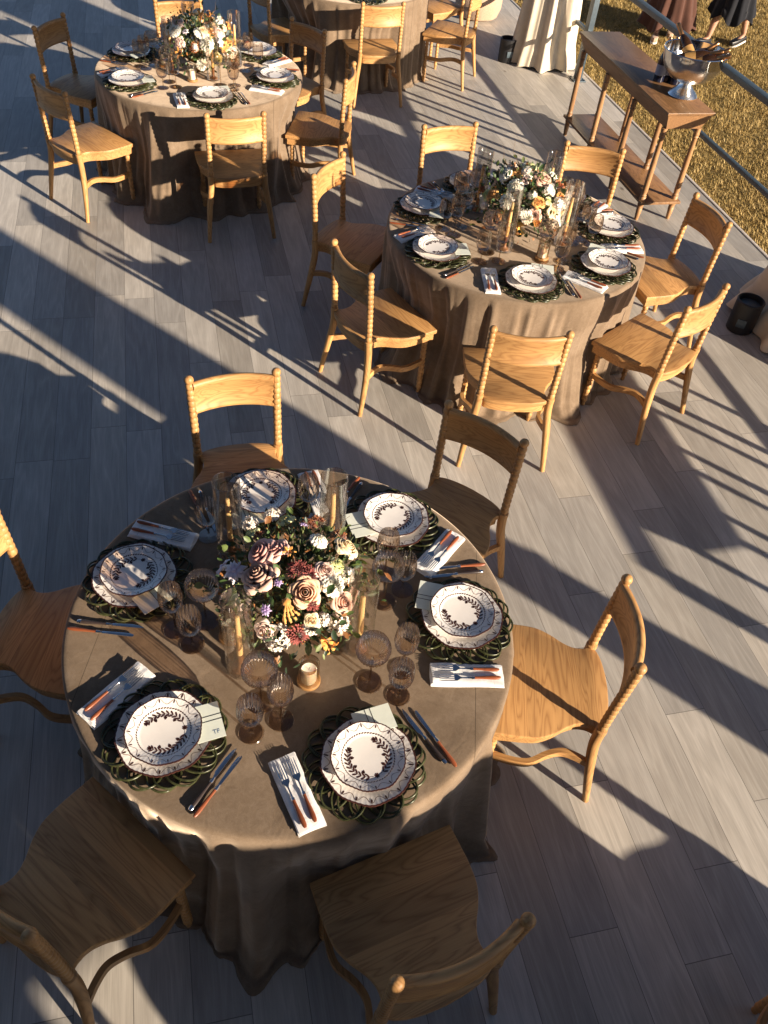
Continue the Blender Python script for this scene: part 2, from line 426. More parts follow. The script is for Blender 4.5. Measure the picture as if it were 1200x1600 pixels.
def grass():
    rng = np.random.default_rng(5)
    N = 210000
    y = rng.uniform(3.2, 16.5, N); x = EX(y) + .05 + rng.uniform(0, 1, N) ** .9 * (1.2 + (y - 3) * .36)
    x2 = rng.uniform(-2.0, 6.5, 26000); y2 = rng.uniform(12.2, 16.5, 26000)
    k = x2 > EX(y2) + .05; x = np.r_[x, x2[k]]; y = np.r_[y, y2[k]]; N = len(x)
    # clumps
    cl = np.sin(x * 9.1 + 2 * np.sin(y * 5.3)) * np.sin(y * 8.3 + 1.7 * np.sin(x * 6.1)) + .6 * np.sin(x * 23 + y * 17) * np.sin(y * 29 - x * 11)
    h = (.024 + .020 * rng.random(N)) * (1 + .3 * np.clip(cl, -1, 1.3))
    a = rng.uniform(0, 2 * np.pi, N); lean = rng.uniform(.2, 1.5, N); wd = rng.uniform(.0028, .0055, N)
    d = np.c_[np.cos(a), np.sin(a)]; sd = np.c_[-d[:, 1], d[:, 0]]
    b = np.c_[x, y, np.full(N, GZ)]
    v0 = b.copy(); v0[:, :2] += sd * wd[:, None]; v1 = b.copy(); v1[:, :2] -= sd * wd[:, None]
    v2 = b.copy(); v2[:, :2] += d * (h * np.sin(lean) * 1.1)[:, None]; v2[:, 2] += h * np.cos(lean * .8)
    V = np.stack([v0, v1, v2], 1).reshape(-1, 3)
    me = bpy.data.meshes.new('grass'); me.vertices.add(3 * N); me.vertices.foreach_set('co', V.ravel())
    me.loops.add(3 * N); me.loops.foreach_set('vertex_index', np.arange(3 * N, dtype=np.int32))
    me.polygons.add(N); me.polygons.foreach_set('loop_start', np.arange(0, 3 * N, 3, dtype=np.int32))
    at = me.attributes.new('tone', 'FLOAT', 'FACE')
    at.data.foreach_set('value', np.clip(.5 + .14 * cl + rng.normal(0, .22, N), 0, 1).astype(np.float32))
    me.update(); me.validate()
    a = NT('dry grass blades'); t = a.n('Attribute', attribute_name='tone').outputs['Fac']
    a.p(Base_Color=a.ramp(t, [(.0, (.085, .070, .018)), (.35, (.24, .165, .045)), (.7, (.40, .275, .090)), (1, (.54, .40, .17))]), Roughness=.7)
    me.materials.append(a.m)
    o = bpy.data.objects.new('grass', me); COL.objects.link(o); o['kind'] = 'stuff'
    tag(o, 'dry golden grass covering the lawn beyond the deck', 'grass')
grass()

# railing along the deck edge
def railing():
    t = thing('railing', 'slate grey steel railing along the lawn edge of the deck', 'railing', (EX(0), 0, 0), math.atan2(ED.y, ED.x) - PI / 2)
    L0, L1, off = .92, 24, -.145
    m = MB(); m.box(off - .032, off + .032, L0, L1, .965, 1.01, .006); m.obj('top_rail', M['rail'], t)
    m = MB(); m.box(off - .02, off + .02, L0, L1, .45, .485, .005); m.obj('lower_rail', M['rail'], t)
    for y in (.93, 5.33, 10.13, 15.0, 19.8, 23.96):
        m = MB(); m.box(off - .028, off + .028, y - .045, y + .045, .012, .964, .006); p = m.obj('post', M['rail'], t)
        m = MB(); m.box(off - .07, off + .07, y - .075, y + .075, 0, .012, .003)
        for sx in (-1, 1):
            for sy in (-1, 1): m.lathe([(.009, .012), (.009, .02), (0, .022)], 8, mat=Matrix.Translation((off + sx * .055, y + sy * .058, 0)))
        m.obj('base_plate', M['rail'], p)
railing()

# draped tent columns
def drape(x, y, rz, label, seed, w=.30, d=.27, waist=.5, head=.9, swag=0.0):
    rng = random.Random(seed)
    t = thing('draped_column', label, 'draped column', (x, y, 0), rz, 'draped columns along the deck edge')
    m = MB(); m.box(-.05, .05, -.05, .05, 0, 3.3, .006); m.obj('post', M['rail'], t)
    ph = [rng.uniform(0, 6.28) for _ in range(6)]
    m = MB(); n = 200; rows = 44; vs = []; fs = []
    for j in range(rows + 1):
        q = j / rows; z = 3.28 * (1 - q)
        zq = max(0, 1 - z / 1.25) if z < 1.25 else 0; uq = min(1, max(0, (z - 1.25) / .55)); uq = uq * uq * (3 - 2 * uq)
        s = waist + (1 - waist) * zq ** .9 + (head - waist) * uq
        if q > .93: s *= 1 + .10 * math.sin((q - .93) / .07 * PI * .5)
        for i in range(n):
            a = 2 * PI * i / n
            f = .55 * math.sin(11 * a + ph[0] + 1.1 * math.sin(2 * a + ph[1])) + .35 * math.sin(17 * a + ph[2] + 2 * q) + .2 * math.sin(5 * a + ph[3] + 3 * q)
            k = 1 + .16 * f * (.6 + .5 * q) + .05 * math.sin(3 * a + ph[4] + 5 * q)
            sw = .03 * math.sin(q * 5 + ph[5])
            zz = max(z, .006 + .012 * (1 + math.sin(7 * a + ph[1])) if q > .97 else z)
            vs.append((w * s * k * math.cos(a) + sw + swag * uq, d * s * k * math.sin(a), zz))
    for j in range(rows):
        for i in range(n):
            a = j * n + i; b = j * n + (i + 1) % n; fs.append((a, a + n, b + n, b))
    m.add(vs, fs); m.obj('drape', M['drape'], t, sharp=0)
    m = MB(); m.tube([(w * (waist + .07) * math.cos(k * PI / 12), d * (waist + .07) * math.sin(k * PI / 12), 1.25) for k in range(24)], .012, 8, closed=True); m.obj('tie', M['drape'], t)
drape(1.15, 10.12, EANG, 'cream fabric draped column at the far end of the railing, behind the console', 3, .33, .33, .72, 1.0)
drape(2.93, 5.12, EANG, 'cream fabric draped column at the right, nearest the middle table', 8, .62, .50, .6, .8)
drape(4.36, .22, EANG, 'cream fabric draped column at the near end of the railing', 12, .24, .20, .55, 1.25, -.22)
vb = thing('tent_eave', 'cream valance and beam joining the draped columns above the railing', 'tent eave', (EX(0), 0, 0), math.atan2(ED.y, ED.x) - PI / 2)
m = MB(); m.box(-.24, -.14, -1.5, 16, 3.30, 3.42, .006); m.obj('beam', M['rail'], vb)
m = MB(); m.sweep([(-.19 + .012 * math.sin(i * .9), -1.5 + 17.5 * i / 160, 0) for i in range(161)], [(-.008, 2.95), (.008, 2.95), (.008, 3.298), (-.008, 3.298)]); m.box(-.20, -.18, -1.5, 16, 3.421, 3.75, .004); m.obj('valance', M['drape'], vb)

def uplight(x, y, rz, label):
    t = thing('uplight', label, 'uplight', (x, y, 0), rz, 'black uplights at the drapes')
    m = MB(); m.lathe([(.0, .0), (.085, 0), (.09, .006), (.092, .21), (.095, .225), (.088, .232), (.080, .228), (.078, .19), (0, .188)], 40); m.obj('housing', M['black'], t)
    m = MB(); m.lathe([(0, .191), (.074, .191), (.074, .196), (.03, .202), (0, .203)], 32); m.obj('lens', M['rail'], t)
    m = MB(); m.box(-.03, .03, -.096, -.088, .06, .12, .002); m.obj('control_panel', M['rail'], t)
uplight(.77, 9.98, .3, 'black cylindrical uplight at the foot of the far cream drape')
uplight(2.31, 5.09, -.4, 'black cylindrical uplight at the foot of the right hand cream drape')

# ---------------------------------------------------------------- chairs
HALF = [(.245, .437), (.247, .36), (.247, .30), (.240, .235), (.215, .180), (.185, .135), (.168, .095), (.168, .058), (.178, .030), (.165, .004), (.12, -.014), (.06, -.024)]
SEAT = [(.245, .437)] + [tuple(p) for p in spline([(x, y, 0) for x, y in HALF[1:]], 4)]
SEAT = [(p[0], p[1]) for p in SEAT] + [(0, -.027)]
SEAT_OUT = SEAT[::-1][:-1] + [SEAT[0]]
SEAT_OUT = [(x, y) for x, y in SEAT] + [(-x, y) for x, y in SEAT[::-1][1:]]
def inset_outline(out, d):
    n = len(out); r = []
    area = sum(out[i][0] * out[(i + 1) % n][1] - out[(i + 1) % n][0] * out[i][1] for i in range(n)); sg = 1 if area > 0 else -1
    for i in range(n):
        p0, p1, p2 = Vector(out[i - 1]), Vector(out[i]), Vector(out[(i + 1) % n])
        t = ((p1 - p0).normalized() + (p2 - p1).normalized()).normalized(); q = p1 + Vector((-t.y, t.x)) * d * sg; r.append((q.x, q.y))
    return r
def beads(z0, z1, n, r0, r1, k=6):
    prof = []
    for b in range(n):
        a, c = z0 + (z1 - z0) * b / n, z0 + (z1 - z0) * (b + 1) / n
        for j in range(k):
            t = j / k; prof.append((r0 + (r1 - r0) * math.sin(PI * t) ** .7, a + (c - a) * t))
    prof.append((r0, z1)); return prof
def build_chair():
    t = thing('chair', 'x', 'chair')
    m = MB(); m.prism(SEAT_OUT, .430, .457, .006); m.obj('seat', M['oak_seat'], t)
    m = MB()
    ins = inset_outline(SEAT_OUT, .016); ins2 = inset_outline(SEAT_OUT, .042); n = len(ins)
    vs = [];
    for (a, z) in ((ins, .430), (ins, .384), (ins2, .384), (ins2, .430)):
        for x, y in a:
            dz = .018 * max(0, 1 - (x / .19) ** 2) if (z < .4 and y > .38) else 0
            vs.append((x, y, z + dz))
    fs = []
    for j in range(4):
        for i in range(n):
            fs.append((j * n + i, j * n + (i + 1) % n, ((j + 1) % 4) * n + (i + 1) % n, ((j + 1) % 4) * n + i))
    m.add(vs, fs); m.obj('apron', M['oak_x'], t)
    for s in (-1, 1):
        m = MB()
        path = spline([(s * .236, -.038, 0), (s * .226, -.020, .10), (s * .210, .004, .24), (s * .192, .019, .36), (s * .1865, .018, .455), (s * .1865, .013, .62), (s * .1875, 0, .87)], 10)
        # sabre leg below the seat
        low = [q for q in path if q.z <= .452]
        m.tube(low, [.0135 + .0075 * min(1, q.z / .30) for q in low], 14)
        prof = [(.0215, .444), (.0225, .452), (.022, .466), (.0155, .470)] + beads(.470, .856, 13, .0142, .0192) + [(.0125, .857), (.0165, .861), (.0205, .870), (.0205, .878), (.016, .887), (.008, .8915), (0, .8925)]
        def shift(z):
            for a, b in zip(path, path[1:]):
                if a.z <= z <= b.z: return a.lerp(b, (z - a.z) / max(1e-6, b.z - a.z))
            return path[-1]
        nn = 18; vs = []; fs = []
        for (r, z) in prof:
            c = shift(min(z, .87))
            for i in range(nn): vs.append((c.x + r * math.cos(2 * PI * i / nn), c.y + r * math.sin(2 * PI * i / nn), z))
        for j in range(len(prof) - 1):
            for i in range(nn):
                a = j * nn + i; b = j * nn + (i + 1) % nn; fs.append((a, b, b + nn, a + nn))
        m.add(vs, fs); m.obj('back_post', M['oak_z'], t, sharp=50)
        # turned front leg
        m = MB(); prof = [(.0105, 0), (.0125, .004), (.0115, .02), (.0125, .03)] + beads(.03, .37, 11, .0125, .0175, 5) + [(.0175, .372), (.020, .378), (.020, .432)]
        m.lathe(prof, 16, mat=Matrix.Translation((s * .205, .392, 0))); m.obj('leg', M['oak_z'], t, sharp=50)
        m = MB(); m.sweep(spline([(s * .213, .006, .245), (s * .190, .060, .252), (s * .178, .115, .252), (s * .195, .175, .246), (s * .228, .240, .238), (s * .226, .31, .234), (s * .206, .386, .230)], 6),
                          [(-.010, -.016), (.010, -.016), (.010, .016), (-.010, .016)]); m.obj('stretcher', M['oak_y'], t)
    m = MB(); arc = [(x, .006 - .036 * (1 - (x / .176) ** 2), 0) for x in [-.176 + .352 * i / 24 for i in range(25)]]
    sec = [(-.009, .694), (-.015, .700), (-.015, .712), (-.009, .718), (-.009, .826), (-.015, .834), (-.017, .846), (-.013, .857), (-.002, .862), (.010, .859), (.015, .850), (.014, .838), (.009, .830), (.009, .718), (.015, .712), (.015, .700), (.009, .694)]
    m.sweep(arc, sec); m.obj('backrest', M['oak_x'], t, sharp=50)
    return t
CH = Proto(build_chair)
T0 = Vector((-.2663, 1.6703, 0)); T1 = Vector((.5893, 4.6211, 0)); T2 = Vector((-1.7527, 6.5693, 0)); T3 = Vector((-.90, 9.34, 0)); T4 = Vector((2.12, -.27, 0))
chair_at = {0: [], 1: [], 2: [], 3: [], 4: []}
def chair(tb, a, b, label, group, flip=True):
    a, b = Vector(a), Vector(b); c = [T0, T1, T2, T3, T4][tb].xy; mid = (a + b) / 2
    x = (b - a).normalized(); y = Vector((-x.y, x.x))
    if flip and (c - mid).dot(y) < 0: x, y = -x, -y
    CH.get(label, (mid.x, mid.y, 0), math.atan2(y.y, y.x) - PI / 2, group)
    chair_at[tb].append((mid, y))
def chair_dir(tb, mid, ang, label, group):
    d = Vector((math.cos(ang), math.sin(ang))); p = Vector((-d.y, d.x)) * .18
    chair(tb, Vector(mid) + p, Vector(mid) - p, label, group, False)
G0, G1, G2, G3, G4 = ('chairs around the nearest table', 'chairs around the middle table', 'chairs around the far left table', 'chairs around the table cut off at the top', 'chairs around the shaded table')
chair(0, (-.89, 2.77), (-.54, 2.89), 'oak chair behind the nearest table, its sunlit backrest facing the flowers', G0)
chair(0, (.23, 2.80), (.54, 2.61), 'oak chair with a shaded backrest, between the nearest and middle tables', G0)
chair(0, (.89, 1.94), (.89, 1.55), 'sunlit oak chair at the right side of the nearest table, seat fully in view', G0)
chair(0, (.49, .74), (.16, .56), 'shaded oak chair at the lower right of the nearest table', G0)
chair(0, (-.743, .572), (-1.055, .780), 'shaded oak chair in the bottom left corner, seat boards plainly striped', G0)
chair_dir(0, (-1.387, 1.724), rad(-3), 'shaded oak chair at the left edge of the nearest table', G0)
chair(1, (-.02, 5.71), (.32, 5.85), 'oak chair at the back left of the middle table, glowing in full sun', G1)
chair(1, (.95, 5.71), (1.31, 5.68), 'oak chair at the back of the middle table, in front of the console', G1)
chair(1, (1.72, 5.12), (1.84, 4.80), 'oak chair at the right of the middle table, nearest the lawn', G1)
chair(1, (1.43, 3.79), (1.68, 4.06), 'oak chair at the lower right of the middle table, turned away sideways', G1)
chair(1, (.42, 3.41), (.80, 3.44), 'oak chair at the front of the middle table, backrest bright in sun', G1)
chair(1, (-.42, 4.05), (-.21, 3.77), 'oak chair at the lower left of the middle table, post shadow on its seat', G1)
chair(1, (-.64, 4.80), (-.51, 5.14), 'oak chair at the far left of the middle table, backrest seen edge on', G1)
chair(2, (-3.04, 6.72), (-2.95, 7.08), 'shaded oak chair at the left of the far left table', G2)
chair(2, (-2.71, 5.81), (-2.41, 5.58), 'oak chair at the lower left of the far left table, sunlit seat', G2)
chair(2, (-1.44, 5.49), (-1.10, 5.62), 'oak chair at the front of the far left table, backrest to the viewer', G2)
chair(2, (-.63, 6.36), (-.61, 6.74), 'oak chair at the right of the far left table, backrest seen edge on', G2)
chair(2, (-1.22, 7.61), (-.92, 7.39), 'shaded oak chair behind the right side of the far left table', G2)
chair(2, (-2.39, 7.69), (-2.04, 7.825), 'oak chair behind the flowers of the far left table', G2)
chair(3, (-.70, 8.22), (-.33, 8.36), 'oak chair at the front of the table cut off by the top edge', G3)
chair_dir(3, (.33, 9.18), rad(165), 'oak chair at the right of the table cut off at the top', G3)
chair_dir(3, (-1.70, 8.59), rad(40), 'oak chair at the left of the table cut off at the top', G3)
chair_dir(3, (.12, 10.15), rad(218), 'oak chair mostly above the picture, right of the top table', G3)
chair_dir(4, (1.40, .38), rad(56), 'oak chair whose leg tip shows in the bottom right corner', G4)
chair_dir(4, (2.72, .46), math.atan2(-.73, -.60), 'oak chair at the back of the shaded table, outside the right edge', G4)
chair_dir(4, T4.xy + Vector((math.cos(rad(205)), math.sin(rad(205)))) * 1.16, rad(25), 'oak chair at the left of the shaded table, below the picture', G4)

# ---------------------------------------------------------------- tablecloths
R = .765
def cloth(tb, label, seed, bumps=(), ztop=.765):
    c = [T0, T1, T2, T3, T4][tb]; rng = random.Random(seed)
    n = 480; vs = []; fs = []; rows = []
    ph = [rng.uniform(0, 6.28) for _ in range(8)]
    folds = []; a = rng.uniform(0, .3)
    while a < 2 * PI:
        folds.append((a, rng.uniform(.026, .052), rng.uniform(.45, 1.3), rng.uniform(-.6, .30))); a += rng.uniform(.075, .21)
    def fold(t, q):
        s = 0
        for (a0, wd, am, st) in folds:
            d = (t - a0 + PI) % (2 * PI) - PI
            if abs(d) < .3:
                k = min(1, max(0, (q - st) / (1 - st)))
                s += am * k * (math.exp(-(d / (wd * (.8 + .7 * q))) ** 2) - .25)
        return s
    dents = []
    for (mid, y) in chair_at[tb]:
        v = mid - c.xy; dents.append((math.atan2(v.y, v.x), v.length))
    prof = [(0.0, ztop)] + [(R * k / 14, ztop) for k in range(1, 14)] + [(R - .022, ztop), (R - .010, ztop - .0015), (R - .003, ztop - .006), (R, ztop - .014)]
    ne = len(prof)
    nz = 34
    for j in range(1, nz + 1): prof.append((R + .002, ztop - .014 - (ztop - .022) * j / nz))
    prof += [(R, .006), (R, .004)]
    for j, (r, z) in enumerate(prof):
        for i in range(n):
            t = 2 * PI * i / n
            q = max(0, (ztop - .014 - z) / (ztop - .014))
            rr = r; zz = z
            if j < ne:
                zz += .0012 * math.sin(6 * r * math.cos(t) / R + ph[0]) * math.sin(7 * r * math.sin(t) / R + ph[1]) * (1 if r < R - .02 else .3)
            if j >= ne:
                rr += .022 * q + .010 * q * math.sin(3 * t + ph[2])
                for (ba, amp, wd) in bumps:
                    d = (t - ba + PI) % (2 * PI) - PI; rr += amp * math.exp(-(d / wd) ** 4) * q ** 1.1
                fk = 1.0
                for (da, dl) in dents:
                    d = abs((t - da + PI) % (2 * PI) - PI); hw = .285 / R
                    if d < hw * 1.4 and z < .70:
                        k = min(1, (.70 - z) / .20) * (1 if d < hw else max(0, 1 - (d - hw) / (hw * .4)))
                        lim = max(dl - .437 - .008, .62) + max(0, .36 - z) * .30
                        if lim < rr: rr = rr * (1 - k) + lim * k
                        fk = min(fk, 1 - .35 * k)
                rr += min(.16, (.040 + .050 * q) * fold(t, q) * (1 - .45 * max(0, (q - .85) / .15)) * min(1, q / .10) ** .7 * fk)
                rr += .016 * min(1, q / .12) * (abs(math.sin(15 * t + ph[6] + 2.2 * math.sin(3 * t + ph[7]))) ** .6 - .6) * fk
                pj = max(0, (.07 - z) / .07)
                rr += pj * (.022 + .012 * math.sin(9 * t + ph[3]) + .018 * math.sin(23 * t + ph[4]))
                if j >= len(prof) - 2:
                    rr += (.012 if j == len(prof) - 2 else .026) * (1 + .7 * math.sin(13 * t + ph[5])); zz = .012 if j == len(prof) - 2 else .003
            vs.append((rr * math.cos(t), rr * math.sin(t), zz))
    for j in range(len(prof) - 1):
        for i in range(n):
            a = j * n + i; b = j * n + (i + 1) % n
            fs.append((a, a + n, b + n, b))
    m = MB(); m.add(vs, fs); o = m.obj('tablecloth', M['velvet'], None, sharp=0, loc=(c.x, c.y, 0))
    o.rotation_euler = (0, 0, 0)
    tag(o, label, 'tablecloth', 'round velvet tablecloths')
cloth(0, 'taupe velvet cloth of the nearest table, hanging to the deck in folds', 4, [(rad(-90), .12, .22), (rad(-30), .05, .18), (rad(-155), .06, .2)])
cloth(1, 'taupe velvet cloth of the middle table, lit warm brown in front', 9, [(rad(-57), .10, .10), (rad(-104), .05, .15), (rad(-145), .05, .15)])
cloth(2, 'taupe velvet cloth of the far left table, puddled on the deck in front', 15, [(rad(-97), .16, .22), (rad(-125), .06, .12)])
cloth(3, 'taupe velvet cloth of the table cut off at the top', 21, [(rad(-60), .08, .2)])
cloth(4, 'taupe velvet cloth of the shaded table past the bottom right corner', 27)

# ---------------------------------------------------------------- tableware
TZ = .7665
def lobed(Rr, n=9, amp=.022, k=54, fine=.010):
    def fn(r, z, t):
        f = min(1, max(0, (r / Rr - .45) / .55)) ** 1.5
        return r * (1 + f * (amp * math.cos(n * t) * .6 + amp * .5 * math.sin(4 * t + 1) + fine * abs(math.sin(k * t / 2)))), z
    return fn
def plate_mesh(name, Rr, wreath=True, seed=1):
    rng = random.Random(seed); m = MB(); fn = lobed(Rr)
    N = 432
    prof = [(0, .004), (Rr * .55, .004), (Rr * .60, 0), (Rr * .64, .003), (Rr * .72, .009), (Rr * .985, .0185)]
    m.lathe(prof, N, 0, fn, caps=False)
    m.lathe([(Rr * .985, .0185), (Rr * 1.0, .0195), (Rr * .998, .0222), (Rr * .965, .0220)], N, 1, fn, caps=False)     # brown rim
    top = [(Rr * .965, .0220), (Rr * .80, .0150), (Rr * .71, .0118), (Rr * .655, .0075), (Rr * .60, .0066), (0, .0066)]
    m.lathe(top, N, 0, fn, caps=False)
    def hz(r):
        q = r / Rr
        for (a, za), (b, zb) in zip(top, top[1:]):
            if b <= r <= a: return zb + (za - zb) * (r - b) / max(a - b, 1e-6) + .0005
        return .0071
    def dab(pts, mi):
        vs = []
        for x, y in pts:
            r = math.hypot(x, y); t = math.atan2(y, x); rr, z = fn(r, hz(r), t); vs.append((rr * math.cos(t), rr * math.sin(t), z))
        m.add(vs, [tuple(range(len(vs)))], mi)
    def leaf(x, y, a, l, wd, mi=1):
        o = []
        for k in range(10):
            s = 2 * PI * k / 10; px = l * .5 * (1 + math.cos(s)); py = wd * math.sin(s) * (.6 + .4 * math.cos(s * .5) ** 2)
            o.append((x + px * math.cos(a) - py * math.sin(a), y + px * math.sin(a) + py * math.cos(a)))
        dab(o, mi)
    def stroke(pts, wd, mi):
        for (a, b) in zip(pts, pts[1:]):
            d = Vector((b[0] - a[0], b[1] - a[1])); L = d.length
            if L < 1e-6: continue
            d /= L; nx, ny = -d.y * wd, d.x * wd
            dab([(a[0] + nx, a[1] + ny), (a[0] - nx, a[1] - ny), (b[0] - nx, b[1] - ny), (b[0] + nx, b[1] + ny)], mi)
    nt_ = 14 if wreath else 18
    for k in range(nt_):                                           # ticks and swags on the rim
        a = 2 * PI * k / nt_
        leaf(Rr * .955 * math.cos(a), Rr * .955 * math.sin(a), a + PI, Rr * .115, Rr * .024)
        da = 2 * PI / nt_
        stroke([((Rr * (.93 - .13 * math.sin(PI * s))) * math.cos(a + da * (.08 + .84 * s)), (Rr * (.93 - .13 * math.sin(PI * s))) * math.sin(a + da * (.08 + .84 * s))) for s in [i / 8 for i in range(9)]], Rr * .006, 2)
    if wreath:
        nb = 58
        for k in range(nb):
            a = 2 * PI * k / nb; leaf(Rr * .715 * math.cos(a), Rr * .715 * math.sin(a), a + PI / 2 + .35, Rr * .075, Rr * .019)
        def P(t, r): return (Rr * r * math.cos(t), Rr * r * math.sin(t))
        for s in (-1, 1):                                          # two sprigs from the flower at angle -90
            ts = [-PI / 2 + s * (.16 + i * .205) for i in range(11)]
            stroke([P(t, .545) for t in ts], Rr * .005, 1)
            for i, t in enumerate(ts[1:]):
                x, y = P(t, .545); d = t + s * PI / 2
                leaf(x, y, d - .7, Rr * .145, Rr * .031); leaf(x, y, d + .7, Rr * .145, Rr * .031)
                if i % 3 == 1:
                    x2, y2 = P(t + s * .07, .45)
                    for e in (-.45, 0, .45): leaf(x2, y2, d + .6 * s + e, Rr * .095, Rr * .024)
                    stroke([P(t, .545), (x2, y2)], Rr * .004, 1)
            x, y = P(ts[-1] + s * .1, .545); d = ts[-1] + s * PI / 2
            for e in (-.42, 0, .42): leaf(x, y, d + e, Rr * .13, Rr * .028)
        for k in range(7):
            x, y = P(-PI / 2, .545); leaf(x, y, 2 * PI * k / 7, Rr * .075, Rr * .026)
    return m.mesh(name, [M['ceramic'], M['brown_glaze'], M['thin_glaze']], 40)
def simple(name, cat, me):
    def b():
        o = bpy.data.objects.new(name, me); COL.objects.link(o); o['category'] = cat; return o
    return Proto(b)
DINNER = simple('dinner_plate', 'plate', plate_mesh('dinner_plate', .143, False))
SALAD = simple('salad_plate', 'plate', plate_mesh('salad_plate', .113, True))
def charger_mesh():
    m = MB(); rng = random.Random(3)
    n = 15
    for k in range(n):
        a = 2 * PI * k / n
        for dr, off, zz in ((.058, 0, .006), (.051, .10, .009)):
            cx, cy = .130 * math.cos(a + off), .130 * math.sin(a + off); pts = []
            for i in range(26):
                t = 2 * PI * i / 26; lx = dr * 1.02 * math.cos(t); ly = dr * .80 * math.sin(t)
                c_, s_ = math.cos(a + off + .25), math.sin(a + off + .25)
                pts.append((cx + lx * c_ - ly * s_, cy + lx * s_ + ly * c_, zz + .0045 * math.sin(2 * t + k) + .001 * rng.random()))
            m.tube(pts, .0037, 6, closed=True)
    for r, z in ((.088, .006), (.075, .008), (.125, .005), (.060, .006)):
        m.tube([(r * math.cos(2 * PI * i / 60), r * math.sin(2 * PI * i / 60), z + .002 * math.sin(15 * 2 * PI * i / 60)) for i in range(60)], .0030, 6, closed=True)
    return m.mesh('charger', M['charger'], 60)
CHARGER = simple('charger', 'charger', charger_mesh())
def build_card():
    t = thing('menu_card', 'x', 'card')
    m = MB(); m.box(-.043, .043, -.062, .062, 0, .0012); m.obj('card', M['card'], t)
    m = MB(); m.box(-.0445, .0445, .000, .0022, -.0006, .0018); m.box(-.0445, .0445, .017, .0192, -.0006, .0018); m.obj('ribbon', M['ribbon'], t)
    return t
CARD = Proto(build_card)
def build_napkin():
    m = MB(); rng = random.Random(2)
    # folded linen: stacked layers, open edges at the near end
    for i in range(5):
        x0, x1 = -.0435 + .0012 * i + rng.uniform(-.001, .001), .0435 - .0008 * i; y0 = -.124 + .0022 * ((i * 7) % 5); y1 = .122 - .0011 * i
        nx, ny = 10, 26; vs = []; fs = []
        z0 = .0026 * i + .0003
        for s_, zz in ((0, z0), (1, z0 + .0024)):
            for a in range(nx + 1):
                for b in range(ny + 1):
                    u, v = a / nx, b / ny
                    ex = min(u, 1 - u) * 2; ey = min(v, 1 - v) * 2
                    w = .0011 * math.sin(9 * v + 3 * u + i) + .0009 * math.sin(17 * u - 5 * v + 2 * i)
                    if i == 0 and s_ == 0: w = 0
                    puff = (.0012 * (i + 1) / 5 if ex > .15 else 0)
                    vs.append((x0 + (x1 - x0) * u + .0015 * math.sin(6 * v + i), y0 + (y1 - y0) * v + .002 * math.sin(4 * u + i), zz + w * (.3 + .2 * i) + puff - (.001 if (ex < .06 or ey < .03) and s_ else 0)))
        q = (nx + 1) * (ny + 1)
        for a in range(nx):
            for b in range(ny):
                k = a * (ny + 1) + b; fs.append((k, k + 1, k + ny + 2, k + ny + 1)); k += q; fs.append((k, k + ny + 1, k + ny + 2, k + 1))
        for a in range(nx):
            for b in (0, ny):
                k = a * (ny + 1) + b; fs.append((k, k + ny + 1, k + ny + 1 + q, k + q) if b == 0 else (k, k + q, k + ny + 1 + q, k + ny + 1))
        for b in range(ny):
            for a in (0, nx):
                k = a * (ny + 1) + b; fs.append((k, k + q, k + 1 + q, k + 1) if a == 0 else (k, k + 1, k + 1 + q, k + q))
        m.add(vs, fs)
    # grey hemstitching near the open end
    for i in range(26): m.add([(-.040 + .0031 * i, -.088, .0163), (-.0385 + .0031 * i, -.088, .0163), (-.0385 + .0031 * i, -.0865, .0163), (-.040 + .0031 * i, -.0865, .0163)], [(0, 1, 2, 3)], 1)
    me = m.mesh('napkin', [M['linen'], plain('grey hemstitch thread', (.35, .37, .40), .9)], 50)
    o = bpy.data.objects.new('napkin', me); COL.objects.link(o); o['category'] = 'napkin'; return o
NAPKIN = Proto(build_napkin)
HPROF = [(0, 0), (.004, .001), (.0068, .008), (.0078, .022), (.0068, .042), (.0053, .062), (.0048, .078), (.0052, .090), (0, .0905)]
def build_fork():
    t = thing('fork', 'x', 'fork')
    rot = Matrix.Rotation(-PI / 2, 4, 'X')
    flat = Matrix.Translation((0, -.105, .0062)) @ Matrix.Diagonal((1, 1, .68, 1)) @ rot
    m = MB(); m.lathe(HPROF, 14, mat=flat); m.obj('handle', M['handle'], t)
    m = MB(); m.lathe([(.0056, .0885), (.0056, .096), (.0035, .1), (.003, .112), (.0028, .13), (.004, .136)], 12, mat=flat)
    out = [(-.0028, .028), (-.006, .034), (-.0118, .042), (-.0125, .052)]
    m.prism(out + [(-x, y) for x, y in out[::-1]], .0065, .0083)
    for k in range(4):
        x = -.0106 + .00706 * k
        m.tube([(x, .050, .0072), (x * 1.02, .072, .0088), (x * 1.02, .092, .0078), (x, .1045, .0098)], [.0020, .0019, .0016, .0007], 7)
    m.obj('head', M['steel'], t)
    return t
FORK = Proto(build_fork)
